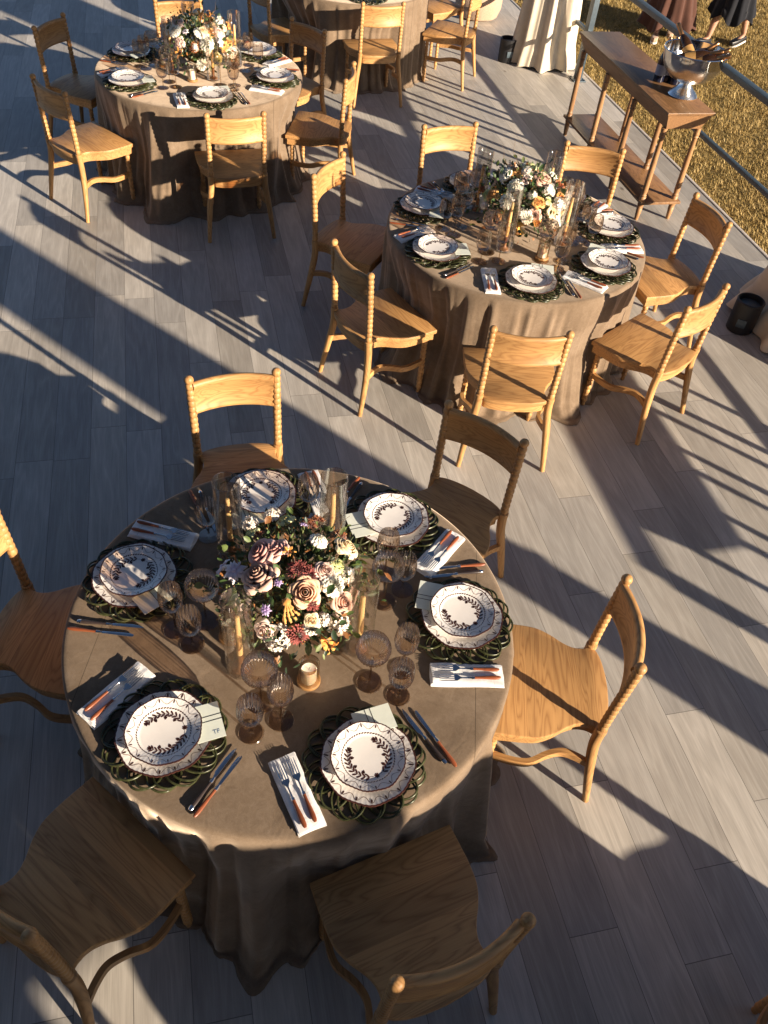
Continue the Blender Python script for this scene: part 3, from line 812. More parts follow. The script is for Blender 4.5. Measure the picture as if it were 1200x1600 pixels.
def build_knife(round_tip, hm):
    def b():
        t = thing('knife', 'x', 'knife')
        rot = Matrix.Rotation(-PI / 2, 4, 'X'); flat = Matrix.Translation((0, -.112, .0065)) @ Matrix.Diagonal((1, 1, .7, 1)) @ rot
        m = MB(); m.lathe([(r, z * 1.08) for r, z in HPROF], 14, mat=flat); hd = m.obj('handle', hm, t)
        if not round_tip: m = MB(); m.lathe([(0, -.003), (.0050, -.002), (.0082, .004), (.0082, .012)], 12, mat=flat); m.obj('end_cap', M['steel'], hd)
        m = MB(); m.lathe([(.0058, .096), (.0060, .104), (.0045, .110), (.0040, .116)], 12, mat=flat)
        if round_tip: o = [(-.0045, .002), (-.006, .03), (-.0085, .075), (-.0085, .098), (-.005, .109), (.0, .111), (.004, .107), (.005, .09), (.0045, .03), (.0042, .002)]
        else: o = [(-.0045, .002), (-.0055, .01), (-.009, .018), (-.0085, .07), (-.005, .098), (.003, .113), (.0052, .09), (.0052, .02), (.0042, .002)]
        m.prism(o, .0052, .0072, .0006); m.obj('blade', M['steel'], t)
        return t
    return Proto(b)
KN_A = build_knife(False, M['dark_handle']); KN_B = build_knife(True, M['handle'])
def build_glass(name, Hf, bowl, rf, stem_r=.0032, ribs=20, depth=.075):
    """bowl: (r, z) outside profile from its bottom up"""
    def b():
        t = thing(name, 'x', 'glass')
        n = ribs * 6
        zb = bowl[0][1]; zt = bowl[-1][1]
        def fn(r, z, th):
            q = (z - zb) / (zt - zb); k = max(0, min(1, (1 - q) / .22)) * min(1, max(.0, q / .06))
            return r * (1 + depth * k * (abs(math.cos(ribs * th / 2)) - .6)), z
        m = MB(); m.lathe(bowl, n, 0, fn, caps=False)
        inner = [(max(r - .0012, .0005), z + .0008) for r, z in bowl][::-1]; inner[0] = (bowl[-1][0] - .0012, bowl[-1][1])
        m.lathe([bowl[-1], inner[0]], n, 0, caps=False)
        m.obj('bowl', M['smoke'], t, sharp=0)
        m = MB(); m.lathe([(rf * .2, .006), (.0045, .010), (stem_r, .022), (stem_r * .95, zb * .6), (stem_r * 1.1, zb - .012), (.007, zb + .001)], 14, caps=False); m.obj('stem', M['smoke_foot'], t)
        m = MB(); m.lathe([(0, .0005), (rf * .97, .0005), (rf, .0018), (rf * .97, .0032), (rf * .5, .0045), (rf * .2, .006)], 44, caps=False); m.obj('foot', M['smoke_foot'], t)
        return t
    return Proto(b)
GOBLET = build_glass('goblet', 0, [(.004, .070), (.018, .073), (.029, .082), (.036, .098), (.0395, .118), (.040, .138), (.038, .160), (.0355, .178)], .040)
WINE = build_glass('wine_glass', 0, [(.004, .112), (.015, .114), (.026, .122), (.034, .138), (.0385, .158), (.0395, .178), (.0375, .202), (.0345, .222)], .041)
COUPE = build_glass('coupe_glass', 0, [(.004, .140), (.020, .142), (.036, .150), (.048, .165), (.0545, .184), (.0550, .200), (.051, .218), (.0465, .230)], .043, ribs=28)
def build_hurricane(h=.37, ch=.20, chold=.085):
    def b():
        t = thing('hurricane_candle', 'x', 'candle holder')
        m = MB(); r = .0475
        m.lathe([(0, .002), (r - .004, .002), (r, .006), (r, h - .001), (r - .0010, h), (r - .0020, h - .001), (r - .0020, .008), (0, .007)], 56, caps=False); m.obj('glass_cylinder', M['clear'], t, sharp=50)
        m = MB(); m.tube([((r - .001) * math.cos(2 * PI * i / 56), (r - .001) * math.sin(2 * PI * i / 56), h) for i in range(56)], .0011, 6, closed=True); m.obj('rim', M['smoke_foot'], t)
        m = MB(); m.lathe([(0, .0075), (.030, .0075), (.032, .010), (.030, .014), (.016, .019), (.010, .028), (.009, .045), (.012, .06), (.0095, .068), (.0115, .08), (.0135, chold), (.0100, chold + .001), (0, chold + .001)], 28, caps=False); cs = m.obj('candlestick', M['candle_wood'], t)
        m = MB(); m.lathe([(0, chold - .01), (.0098, chold - .01), (.0102, chold + .02), (.0092, chold + ch * .6), (.0078, chold + ch - .003), (.006, chold + ch), (0, chold + ch + .001)], 20, caps=False); cd = m.obj('taper_candle', M['wax'], t)
        m = MB(); m.tube([(0, 0, chold + ch - .002), (.001, 0, chold + ch + .006), (.003, .001, chold + ch + .010)], .0008, 6); m.obj('wick', M['wick'], cd)
        return t
    return Proto(b)
HURR = build_hurricane()
def build_votive():
    t = thing('votive_candle', 'x', 'candle')
    m = MB(); m.lathe([(0, 0), (.037, 0), (.0385, .003), (.0385, .012), (.037, .014), (0, .014)], 40, caps=False); m.obj('base', M['coaster_wood'], t)
    m = MB(); m.lathe([(.034, .0142), (.034, .107), (.0332, .108), (.0325, .107), (.0325, .0142)], 48, caps=False); m.tube([(.0336 * math.cos(2 * PI * i / 48), .0336 * math.sin(2 * PI * i / 48), .1078) for i in range(48)], .0010, 6, closed=True); m.obj('glass_shade', M['votive'], t, sharp=50)
    m = MB(); m.lathe([(0, .0143), (.0245, .0143), (.0255, .018), (.0255, .070), (.0235, .0735), (.019, .0715), (0, .0705)], 36, caps=False); cd = m.obj('pillar_candle', M['wax_white'], t)
    m = MB(); m.tube([(0, 0, .070), (.001, 0, .078), (.003, .001, .083)], .0009, 6); m.obj('wick', M['wick'], cd)
    return t
VOT = Proto(build_votive)

TNAME = {0: 'nearest table', 1: 'middle table', 2: 'far left table'}
TC = {0: T0, 1: T1, 2: T2}
rngS = random.Random(11)
def place(tb, phi, where, card_rot=-.3, jit=1.0, fl_rot=None):
    c = TC[tb]; P = rad(phi); er = Vector((math.cos(P), math.sin(P), 0)); et = Vector((-er.y, er.x, 0))
    at = lambda r, t, z=0: c + er * r + et * t + Vector((0, 0, TZ + z))
    j = lambda a: rngS.uniform(-a, a) * jit
    w = '%s of the %s' % (where, TNAME[tb])
    a0 = P + PI / 2                      # local +y of an item -> towards the table centre
    CHARGER.get('dark woven openwork charger, ' + w, at(.575, -.006 + j(.005)), rngS.uniform(0, 6), 'woven chargers')
    DINNER.get('scalloped dinner plate under the patterned one, ' + w, at(.582 + j(.004), j(.005), .0135), rngS.uniform(0, 6), 'scalloped dinner plates')
    SALAD.get('white plate with brown wreath, ' + w, at(.584 + j(.004), j(.005), .0345), (fl_rot if fl_rot is not None else rngS.uniform(0, 6)), 'wreath plates')
    CARD.get('pale card with black ribbons tucked under plate, ' + w, at(.475, .075, .0372), a0 + PI / 2 + card_rot, 'menu cards')
    nr = a0 + j(.07); nc = at(.575 + j(.008), -.226 + j(.008))
    NAPKIN.get('folded white napkin holding two forks, ' + w, nc, nr, 'folded napkins')
    ny = Vector((-math.sin(nr), math.cos(nr), 0)); nx = Vector((math.cos(nr), math.sin(nr), 0))
    FORK.get('wood handled fork nearer the plate, ' + w, nc + nx * (-.019) + ny * (-.004 + j(.008)) + Vector((0, 0, .0150)), nr + j(.05), 'forks')
    FORK.get('wood handled fork farther from the plate, ' + w, nc + nx * (.016) + ny * (-.008 + j(.008)) + Vector((0, 0, .0150)), nr + j(.05), 'forks')
    KN_A.get('pointed dark handled knife, ' + w, at(.575 + j(.008), .203 + j(.006)), a0 + .14 + j(.06), 'pointed knives')
    KN_B.get('round tipped brown handled knife, ' + w, at(.590 + j(.008), .236 + j(.006)), a0 + .14 + j(.06), 'round tipped knives')
    return lambda r, ang: c + Vector((r * math.cos(P + rad(ang)), r * math.sin(P + rad(ang)), TZ))
def glasses(tb, pos, where):
    w = '%s of the %s' % (where, TNAME[tb])
    for pr, nm, p in zip((GOBLET, WINE, COUPE), ('short ribbed smoky goblet, ', 'ribbed smoky wine glass on tall stem, ', 'wide ribbed smoky coupe glass, '), pos):
        if p is not None: pr.get(nm + w, p, rngS.uniform(0, 1), {GOBLET: 'smoky goblets', WINE: 'smoky wine glasses', COUPE: 'smoky coupes'}[pr])
def L0(x, y): return T0 + Vector((x, y, TZ))
# nearest table: every glass where it stands
for phi, where, cr, fr, g in ((171, 'left place', -.6, 2.9, ((-.317, -.146), (-.386, -.094), (-.294, -.046))), (-123, 'lower left place', -.55, rad(-123 + 180 + 55), ((-.063, -.439), (.02, -.385), (-.052, -.333))),
                          (-59, 'lower right place', -.1, rad(-59 + 90), ((.379, -.251), (.385, -.150), (.282, -.213))), (8, 'right place', -.25, rad(50), ((.362, .185), (.294, .245), (.303, .122))),
                          (59, 'upper right place', -.6, rad(150), ((.085, .475), (-.02, .47), None)), (112, 'top left place', .1, rad(-170), ((-.372, .335), (-.29, .375), None))):
    place(0, phi, where, cr, .7, fr); glasses(0, [L0(*q) if q else None for q in g], where)
for x, y, lb in ((-.272, .265, 'tall glass hurricane with taper, left behind the flowers of the nearest table'), (-.140, -.215, 'tall glass hurricane with taper, left front of the nearest flowers'),
                 (.085, .345, 'tall glass hurricane with taper, right behind the flowers of the nearest table'), (.232, -.085, 'tall glass hurricane with taper, right front of the nearest flowers')):
    HURR.get(lb, L0(x, y), 0, 'glass hurricanes')
VOT.get('ivory pillar candle in glass on wooden base, front of the nearest flowers', L0(.085, -.235), 0, 'pillar candles')
VOT.get('ivory pillar candle half hidden behind a hurricane, left of the nearest flowers', L0(-.20, -.10), 0, 'pillar candles')
for tb, lst in ((1, ((166, 'left place'), (-142, 'lower left place'), (-84, 'front place'), (-32, 'lower right place'), (14, 'right place'), (58, 'back right place'), (118, 'back left place'))),
                (2, ((-135, 'lower left place'), (-68, 'front place'), (-4, 'right place'), (165, 'left place'), (52, 'back right place'), (108, 'back left place')))):
    for phi, where in lst:
        f = place(tb, phi, where, rngS.uniform(-.5, .3), 1.0)
        glasses(tb, [f(.445 + rngS.uniform(-.01, .01), 24), f(.39, 33 + rngS.uniform(-3, 3)), f(.335, 19 + rngS.uniform(-3, 3))], where)
for tb, lst in ((1, ((-.24, .20, 'back left'), (-.08, -.24, 'front left'), (.26, -.10, 'front right'), (.17, .26, 'back right'))), (2, ((-.17, -.13, 'front left'), (.14, -.16, 'front right'), (.24, .16, 'right'), (-.12, .24, 'back left')))):
    for x, y, d in lst: HURR.get('tall glass hurricane with taper, %s of the %s flowers' % (d, TNAME[tb]), TC[tb] + Vector((x, y, TZ)), 0, 'glass hurricanes')
VOT.get('ivory pillar candle in glass at the front of the middle flowers', T1 + Vector((.135, -.285, TZ)), 0, 'pillar candles')
VOT.get('ivory pillar candle in glass before the far left flowers', T2 + Vector((.0, -.23, TZ)), 0, 'pillar candles')
VOT.get('ivory pillar candle in glass left of the far left flowers', T2 + Vector((-.27, .0, TZ)), 0, 'pillar candles')
# a monogram on one card
cards = [o for o in bpy.data.objects if o.name.startswith('menu_card') and o.get('label', '').endswith('lower left place of the nearest table')]
fc = bpy.data.curves.new('monogram', 'FONT'); fc.body = 'TF'; fc.size = .02; fc.align_x = 'CENTER'; fc.extrude = .0002
fo = bpy.data.objects.new('monogram_outline', fc); COL.objects.link(fo); bpy.context.view_layer.update()
mm = bpy.data.meshes.new_from_object(fo.evaluated_get(bpy.context.evaluated_depsgraph_get())); bpy.data.objects.remove(fo); mm.materials.clear(); mm.materials.append(M['ink'])
mo = bpy.data.objects.new('monogram', mm); COL.objects.link(mo); mo.parent = cards[0]; mo.location = (.018, -.046, .0017)
# charger just showing at the top of the frame
CHARGER.get('dark woven charger on the table cut off at the top', T3 + Vector((.20, -.55, TZ)), 0, 'woven chargers')

# ---------------------------------------------------------------- flowers (unit radius prototypes)
def patch(m, a, prof, wd, nu=6, mi=0, ruff=0, rng=random):
    """petal standing on azimuth a; prof = [(radius, z)], wd = half angle / half width per row"""
    vs = []; fs = []; n = len(prof); ph = rng.uniform(0, 6)
    for i, (r, z) in enumerate(prof):
        for j in range(nu + 1):
            u = -1 + 2 * j / nu; t = a + u * wd[i]
            rr = r * (1 - .12 * u * u) ; zz = z - .10 * u * u * (i / n) + ruff * math.sin(5 * u + ph) * (i / n)
            vs.append((rr * math.cos(t), rr * math.sin(t), zz))
    for i in range(n - 1):
        for j in range(nu):
            k = i * (nu + 1) + j; fs.append((k, k + 1, k + nu + 2, k + nu + 1))
    m.add(vs, fs, mi)
def rose_mesh(name, mat, layers=6, seed=1, ruff=.03, open_=1.0):
    rng = random.Random(seed); m = MB(); a = 0
    for L in range(layers):
        q = L / (layers - 1); n = 3 + int(q * 2.2)
        for k in range(n):
            a += 2 * PI / n + rng.uniform(-.15, .15); r0 = .10 + .30 * q; r1 = .12 + .86 * q ** 1.15 * open_; h = .62 - .42 * q ** 1.6 + rng.uniform(-.03, .03)
            b = -.25 - .1 * q
            prof = [(r0 * .5, b), (r0 + .10 * q + .04, b + (h - b) * .35), ((r0 + r1) * .5 + .03, b + (h - b) * .75), (r1 * .93, h), (r1 * 1.02 + .03 * q, h - .03 - .10 * q), (r1 * 1.04 + .05 * q, h - .09 - .20 * q)]
            w = 3.9 / n * (1.0 - .12 * q)
            patch(m, a, prof, [w * .5, w * .9, w * 1.05, w, w * .75, w * .45], 6, 0, ruff, rng)
        a += .7
    return m.mesh(name, mat, 0)
def ranunculus_mesh(name, mat, seed=2):
    rng = random.Random(seed); m = MB(); a = 0
    for L in range(9):
        q = L / 8; n = 4 + L
        for k in range(n):
            a += 2 * PI / n + rng.uniform(-.1, .1); r1 = .10 + .88 * q; h = .55 * math.sqrt(max(0, 1 - (q * .93) ** 2)) + rng.uniform(-.02, .02)
            prof = [(r1 * .45, -.3), (r1 * .9, h * .25 - .12), (r1 * 1.02, h * .7), (r1 * .93, h + .03), (r1 * .80, h + .055)]
            w = 3.0 / n; patch(m, a, prof, [w * .5, w, w, w * .85, w * .5], 5, 0, .015, rng)
    return m.mesh(name, mat, 0)
def dahlia_mesh(name, mat, seed=3):
    rng = random.Random(seed); m = MB()
    for L in range(6):
        q = L / 5; n = 7 + 3 * L
        for k in range(n):
            a = 2 * PI * (k + .5 * (L % 2)) / n + rng.uniform(-.12, .12); r1 = .2 + .8 * q; h = .5 - .55 * q ** 1.3 + rng.uniform(-.05, .05)
            prof = [(.06, -.1), (r1 * .55, h * .6 + .05), (r1 * .9, h), (r1 * 1.05, h + .06)]
            w = 2.6 / n; patch(m, a, prof, [w * .3, w * .9, w, w * .4], 4, 0, .06, rng)
    return m.mesh(name, mat, 0)
def clematis_mesh(name, mat, seed=4):
    rng = random.Random(seed); m = MB()
    for L in range(2):
        for k in range(6):
            a = 2 * PI * (k + .5 * L) / 6 + rng.uniform(-.1, .1); s = 1 - .2 * L
            prof = [(.05, .02 + .06 * L), (.35 * s, .12 + .08 * L), (.7 * s, .10 + .12 * L), (1.0 * s, -.08 + .12 * L)]
            patch(m, a, prof, [.3, .42, .36, .05], 5, 0, .05, rng)
    m.lathe([(.14, .05), (.16, .2), (.08, .3), (0, .32)], 10)
    return m.mesh(name, mat, 0)
def hydrangea_mesh(name, mat, seed=5):
    rng = random.Random(seed); m = MB()
    for k in range(46):
        z = rng.uniform(-.35, 1); t = rng.uniform(0, 2 * PI); rr = math.sqrt(max(0, 1 - z * z)); d = Vector((rr * math.cos(t), rr * math.sin(t), z))
        q = d.to_track_quat('Z', 'Y').to_matrix().to_4x4(); mt = Matrix.Translation(d * rng.uniform(.55, .85)) @ q @ Matrix.Rotation(rng.uniform(0, 6), 4, 'Z')
        for p in range(5):
            a = 2 * PI * p / 5; o = []
            for (r, s) in ((.03, 0), (.16, -.45), (.30, -.35), (.34, 0), (.30, .35), (.16, .45)): o.append((r * math.cos(a + s), r * math.sin(a + s), .03 + .10 * r * (1 if s else 1.4)))
            m.add(o, [tuple(range(6))], 0, mt)
    return m.mesh(name, mat, 0)
def amaranth_mesh(name, mat):
    rng = random.Random(6); m = MB()
    m.lathe([(0, .3), (.35, .25), (.42, 0), (.30, -.25), (0, -.3)], 14, fn=lambda r, z, t: (r * (1 + .12 * math.sin(5 * t)), z))
    for k in range(4):
        a = -1.6 + .35 * k; pts = spline([(0, 0, 0), (.5 * math.cos(a), .5 * math.sin(a), -.1), (1.1 * math.cos(a), 1.1 * math.sin(a), -.6), (1.5 * math.cos(a + .1), 1.5 * math.sin(a + .1), -1.3 + .1 * k)], 5)
        m.tube(pts, [.12 + .05 * math.sin(i * 2.1) for i in range(len(pts))], 7)
    return m.mesh(name, mat, 0)
def lily_mesh(name, mat):
    rng = random.Random(7); m = MB()
    for k in range(5):
        a = 2 * PI * k / 5; patch(m, a, [(.05, -.3), (.2, .3), (.45, .8), (.85, 1.05), (1.15, .95)], [.4, .6, .55, .35, .05], 5, 0, .05, rng)
    return m.mesh(name, mat, 0)
FM = {}
def flower_mesh(kind):
    if kind not in FM:
        mt = M[kind]
        FM[kind] = (rose_mesh(kind, mt, 6, hash(kind) % 7 if False else len(kind), .03) if kind.startswith('rose') else ranunculus_mesh(kind, mt) if kind == 'ranunculus' else dahlia_mesh(kind, mt) if kind.startswith('dahlia')
                    else clematis_mesh(kind, mt) if kind.startswith('clematis') else hydrangea_mesh(kind, mt) if kind == 'hydrangea' else amaranth_mesh(kind, mt) if kind == 'amaranth' else lily_mesh(kind, mt))
    return FM[kind]
KEY = [('rose_pink', -.111, .005, .338, .043), ('rose_pink', -.066, .016, .350, .037), ('rose_mauve', -.102, -.075, .325, .048), ('rose_peach', .054, -.119, .318, .041), ('ranunculus', .071, .069, .352, .030), ('rose_cream', .162, .093, .308, .034),
       ('ranunculus', .135, -.072, .312, .038), ('clematis', -.186, -.041, .288, .040), ('clematis', -.246, .029, .215, .040), ('dahlia', .018, -.051, .350, .033), ('dahlia', .061, -.065, .342, .033), ('dahlia', .047, -.210, .210, .036), ('amaranth', .0, -.151, .306, .030),
       ('hydrangea', -.017, -.214, .186, .044), ('hydrangea', .168, -.146, .208, .038), ('hydrangea', .175, -.015, .302, .028), ('ranunculus', .085, -.188, .234, .026), ('rose_blush', -.172, -.137, .224, .031), ('rose_mauve', .174, -.101, .264, .032), ('clematis_lilac', -.064, -.172, .275, .027),
       ('clematis_lilac', -.034, -.105, .336, .021), ('lily', .120, -.186, .180, .028), ('lily', -.016, -.010, .360, .019), ('dahlia_rust', .041, .22, .29, .028), ('dahlia_rust', .026, .167, .322, .028), ('dahlia_rust', .136, .162, .288, .028), ('hydrangea', -.177, .17, .285, .028),
       ('hydrangea', -.106, .21, .30, .028), ('rose_lime', -.061, .20, .29, .026), ('rose_lime', -.169, .14, .266, .026), ('dahlia_rust', -.132, .088, .328, .022), ('rose_blush', .106, -.040, .336, .029), ('rose_lime', .145, .0, .325, .024), ('rose_cream', .084, -.182, .262, .020),
       ('rose_blush', -.062, -.203, .212, .026), ('clematis', -.059, -.212, .180, .022), ('lily', .138, -.168, .125, .022), ('dahlia', .082, -.140, .294, .024), ('clematis_lilac', .010, .142, .342, .018), ('hydrangea', .120, -.163, .246, .024)]
def arrangement(tb, label, seed, key, tall=1.0, mix=None):
    c = TC[tb]; rng = random.Random(seed)
    t = thing('flower_arrangement', label, 'flowers', (c.x, c.y, TZ), 0, 'flower arrangements')
    m = MB(); m.lathe([(0, 0), (.052, 0), (.055, .004), (.050, .010), (.028, .022), (.020, .035), (.024, .045), (.05, .058), (.085, .078), (.098, .102), (.100, .112), (.096, .113), (.09, .100), (.02, .07), (0, .07)], 44, fn=lambda r, z, a: (r * (1 + .03 * math.cos(12 * a)), z), caps=False); m.obj('compote_bowl', M['brass'], t)
    ctr = Vector((0, .02, .155)); RX, RZ = .235, .165 * tall
    # leaves and stems
    m = MB()
    for k in range(1150):
        d = Vector((rng.gauss(0, 1), rng.gauss(0, 1), rng.gauss(.15, .85))).normalized()
        if d.z < -.55: d.z = -d.z
        q = rng.uniform(.42, 1.10) if rng.random() < .93 else rng.uniform(1.1, 1.32)
        p = ctr + Vector((d.x * RX * q, d.y * RX * q, d.z * RZ * q))
        if p.z < .03: p.z = .03 + rng.random() * .03
        l = rng.uniform(.016, .044); wd = l * rng.uniform(.20, .42)
        dirv = (d + Vector((rng.gauss(0, .6), rng.gauss(0, .6), rng.gauss(0, .6)))).normalized(); sd = dirv.cross(Vector((rng.gauss(0, 1), rng.gauss(0, 1), rng.gauss(0, 1)))).normalized(); nm = dirv.cross(sd)
        mi = rng.choice((0, 0, 0, 1, 1, 2, 2, 2, 3, 4)) if seed != 41 or rng.random() > .1 else 5
        vs = [p, p + dirv * l * .35 + sd * wd * .8, p + dirv * l * .7 + sd * wd * .75 - nm * l * .06, p + dirv * l - nm * l * .16, p + dirv * l * .7 - sd * wd * .75 - nm * l * .06, p + dirv * l * .35 - sd * wd * .8, p + dirv * l * .36 - nm * wd * .35, p + dirv * l * .7 - nm * (wd * .35 + l * .06)]
        m.add(vs, [(0, 1, 6), (1, 2, 7, 6), (2, 3, 7), (0, 6, 5), (6, 7, 4, 5), (7, 3, 4)], mi)
    for k in range(90):
        d = Vector((rng.gauss(0, 1), rng.gauss(0, 1), abs(rng.gauss(.3, .7)))).normalized(); e = ctr + Vector((d.x * RX, d.y * RX, d.z * RZ)) * rng.uniform(.95, 1.2)
        mid = ctr.lerp(e, .5) + Vector((rng.gauss(0, .02), rng.gauss(0, .02), rng.gauss(0, .02)))
        m.tube(spline([ctr - Vector((0, 0, .05)), mid, e], 4), .0011, 4, rng.choice((1, 2, 4)))
        if rng.random() < .5:
            for q in range(4): m.lathe([(0, -.0035), (.0035, 0), (0, .0035)], 5, rng.choice((3, 4)), mat=Matrix.Translation(e + Vector((rng.gauss(0, .008), rng.gauss(0, .008), rng.gauss(0, .008)))))
    m.obj('foliage', [M['leaf_a'], M['leaf_b'], M['leaf_c'], M['leaf_d'], M['leaf_e'], M['leaf_f']], t, sharp=0)
    for k in range(3):
        a = rng.uniform(0, 6.28); p = ctr.copy(); pts = [p.copy()]; dr = Vector((math.cos(a), math.sin(a), 1.1)).normalized()
        for i in range(16):
            dr = (dr + Vector((math.cos(a + i * 1.3), math.sin(a + i * 1.3), math.sin(i * 1.1) * .6)) * .42).normalized(); p = p + dr * .024; p.z = max(p.z, .06); pts.append(p.copy())
        m = MB(); pp = spline(pts, 4); m.tube(pp, [.0022 - .0017 * i / len(pp) for i in range(len(pp))], 6); m.obj('twig', M['twig'], t)
    items = list(key)
    if mix:
        occ = []
        tries = 0
        while len(items) < 46 and tries < 4000:
            tries += 1
            d = Vector((rng.gauss(0, 1), rng.gauss(0, 1), rng.gauss(.25, .7))).normalized()
            if d.z < -.25: continue
            kind = rng.choice(mix); s = rng.uniform(.022, .042)
            p = ctr + Vector((d.x * RX, d.y * RX, d.z * RZ)) * rng.uniform(.98, 1.08)
            if any((p - q).length < .8 * (s + s2) for q, s2 in occ): continue
            occ.append((p, s)); items.append((kind, p.x, p.y, p.z, s * 1.12))
    for kind, x, y, z, s in items:
        s *= (1.30 if kind[:4] == 'rose' else .85 if kind == 'clematis_lilac' else 1.12) if tb == 0 else 1.10
        nm = {'rose': 'rose', 'ranu': 'ranunculus', 'dahl': 'dahlia', 'clem': 'clematis', 'hydr': 'hydrangea', 'amar': 'amaranth', 'lily': 'lily'}[kind[:4]]
        o = bpy.data.objects.new(nm, flower_mesh(kind)); COL.objects.link(o); o.parent = t
        p = Vector((x, y, z)); d = p - ctr; d = Vector((d.x / RX, d.y / RX, d.z / RZ)).normalized(); d = (d + Vector((rng.gauss(0, .18), rng.gauss(0, .18), rng.gauss(.1, .18)))).normalized()
        if kind == 'amaranth': d = Vector((0, -.2, 1)).normalized()
        o.rotation_mode = 'QUATERNION'; o.rotation_quaternion = d.to_track_quat('Z', 'Y') @ Quaternion((0, 0, 1), rng.uniform(0, 6) if kind != 'amaranth' else 0)
        o.location = p - d * s * .25; o.scale = (s, s, s * 1.05)
arrangement(0, 'flower arrangement of pink roses and burgundy blooms on the nearest table', 31, KEY)
arrangement(1, 'flower arrangement with many white blooms in full sun on the middle table', 37, [('ranunculus', .16, .10, .30, .040), ('rose_orange', .07, -.17, .27, .036), ('rose_orange', -.19, -.10, .25, .036), ('rose_peach', -.17, .02, .29, .038), ('ranunculus', .02, -.22, .20, .038), ('hydrangea', .19, -.12, .24, .045)],
            1.25, ['ranunculus', 'hydrangea', 'hydrangea', 'rose_cream', 'rose_blush', 'rose_orange', 'dahlia_rust', 'ranunculus', 'clematis', 'rose_lime', 'rose_mauve'])
arrangement(2, 'flower arrangement with orange and white blooms on the far left table', 41, [('ranunculus', -.12, -.16, .30, .045), ('ranunculus', .06, -.14, .30, .045), ('ranunculus', .11, -.17, .24, .05), ('rose_blush', .19, -.06, .29, .045), ('dahlia_rust', .02, -.20, .22, .035)],
            1.3, ['ranunculus', 'hydrangea', 'rose_cream', 'dahlia_rust', 'lily', 'rose_blush', 'clematis', 'rose_orange', 'rose_lime'])

# ---------------------------------------------------------------- console tables, bowl, bottles
def build_console():
    t = thing('console_table', 'x', 'console table')
    L, D, H = 1.78, .39, .87
    m = MB(); m.box(-D / 2, D / 2, 0, L, H - .022, H, .004); m.obj('table_top', M['con_y'], t)
    m = MB()
    z0, z1 = H - .135, H - .022; a, b = .055, .012
    lo = [(-D / 2 + a, a), (D / 2 - a, a), (D / 2 - a, L - a), (-D / 2 + a, L - a)]; hi = [(-D / 2 + b, b), (D / 2 - b, b), (D / 2 - b, L - b), (-D / 2 + b, L - b)]
    vs = [(x, y, z0) for x, y in lo] + [(x, y, z1) for x, y in hi]; m.add(vs, [(0, 1, 5, 4), (1, 2, 6, 5), (2, 3, 7, 6), (3, 0, 4, 7), (3, 2, 1, 0), (4, 5, 6, 7)]); m.obj('apron', M['con_side'], t)
    m = MB(); m.box(-D / 2 + .02, D / 2 - .02, .02, L - .02, .150, .172, .003); m.obj('shelf', M['con_y'], t)
    for sx in (-1, 1):
        for k in range(4):
            y = .075 + (L - .15) * k / 3
            m = MB(); m.lathe([(.013, 0), (.016, .004), (.020, .05), (.024, .10), (.019, .105), (.024, .112), (.019, .118), (.026, .125), (.026, .195), (.020, .20), (.025, .208), (.019, .216), (.023, .24), (.0225, .45), (.018, .655), (.024, .665), (.019, .675), (.024, .685), (.021, .695), (.024, .735)], 18, mat=Matrix.Translation((sx * .142, y, 0)))
            m.obj('leg', M['con_z'], t, sharp=50)
    return t
CON = Proto(build_console)
crz = math.atan2(ED.y, ED.x) - PI / 2
CON.get('narrow timber console table with shelf, carrying the silver bowl, beside the railing', (1.935, 6.525, 0), crz, 'console tables by the railing')
CON.get('narrow timber console table by the railing, outside the right edge', (3.92, 1.47, 0), crz, 'console tables by the railing')
CZ = .87
m = MB(); m.lathe([(0, .004), (.078, 0), (.085, .006), (.078, .016), (.066, .030), (.050, .045), (.038, .062), (.036, .072), (.060, .082), (.110, .105), (.150, .145), (.170, .190), (.178, .235), (.182, .250), (.179, .254), (.174, .250), (.166, .19), (.145, .15), (.1, .11), (.03, .092), (0, .09)], 72, caps=False)
bw = m.obj('punch_bowl', M['silver'], None, loc=(1.915, 6.87, CZ)); bw.scale = (1.32, 1.32, 1.28); tag(bw, 'footed silver punch bowl of bottles on the console table', 'bowl')
def build_bottle(gm, lm):
    def b():
        t = thing('bottle', 'x', 'bottle')
        m = MB(); m.lathe([(0, .0), (.036, 0), (.040, .005), (.0405, .15), (.038, .175), (.026, .205), (.016, .225), (.0145, .245), (0, .245)], 28, caps=False); m.obj('body', gm, t)
        m = MB(); m.lathe([(.0152, .222), (.0165, .224), (.0152, .27), (.0158, .285), (.0165, .292), (.0165, .310), (.014, .315), (0, .316)], 20, caps=False); m.obj('foil', M['copper_foil'], t)
        m = MB(); m.lathe([(.0409, .05), (.0409, .125)], 28, caps=False); m.obj('label', lm, t)
        return t
    return Proto(b)
BD = build_bottle(M['dark_glass'], M['grey_label']); BA = build_bottle(M['amber_glass'], M['label_paper'])
for k, nm in enumerate(('farthest left', 'second from the left', 'second from the right', 'nearest the lawn')):
    p = Vector((1.765, 7.13, CZ)) + Vector((.062, -.012, 0)) * k + Vector((.0, .045 * (k % 2), 0))
    BD.get('dark bottle with copper foil neck behind the silver bowl, ' + nm, p, k * 1.1, 'dark bottles on the console')
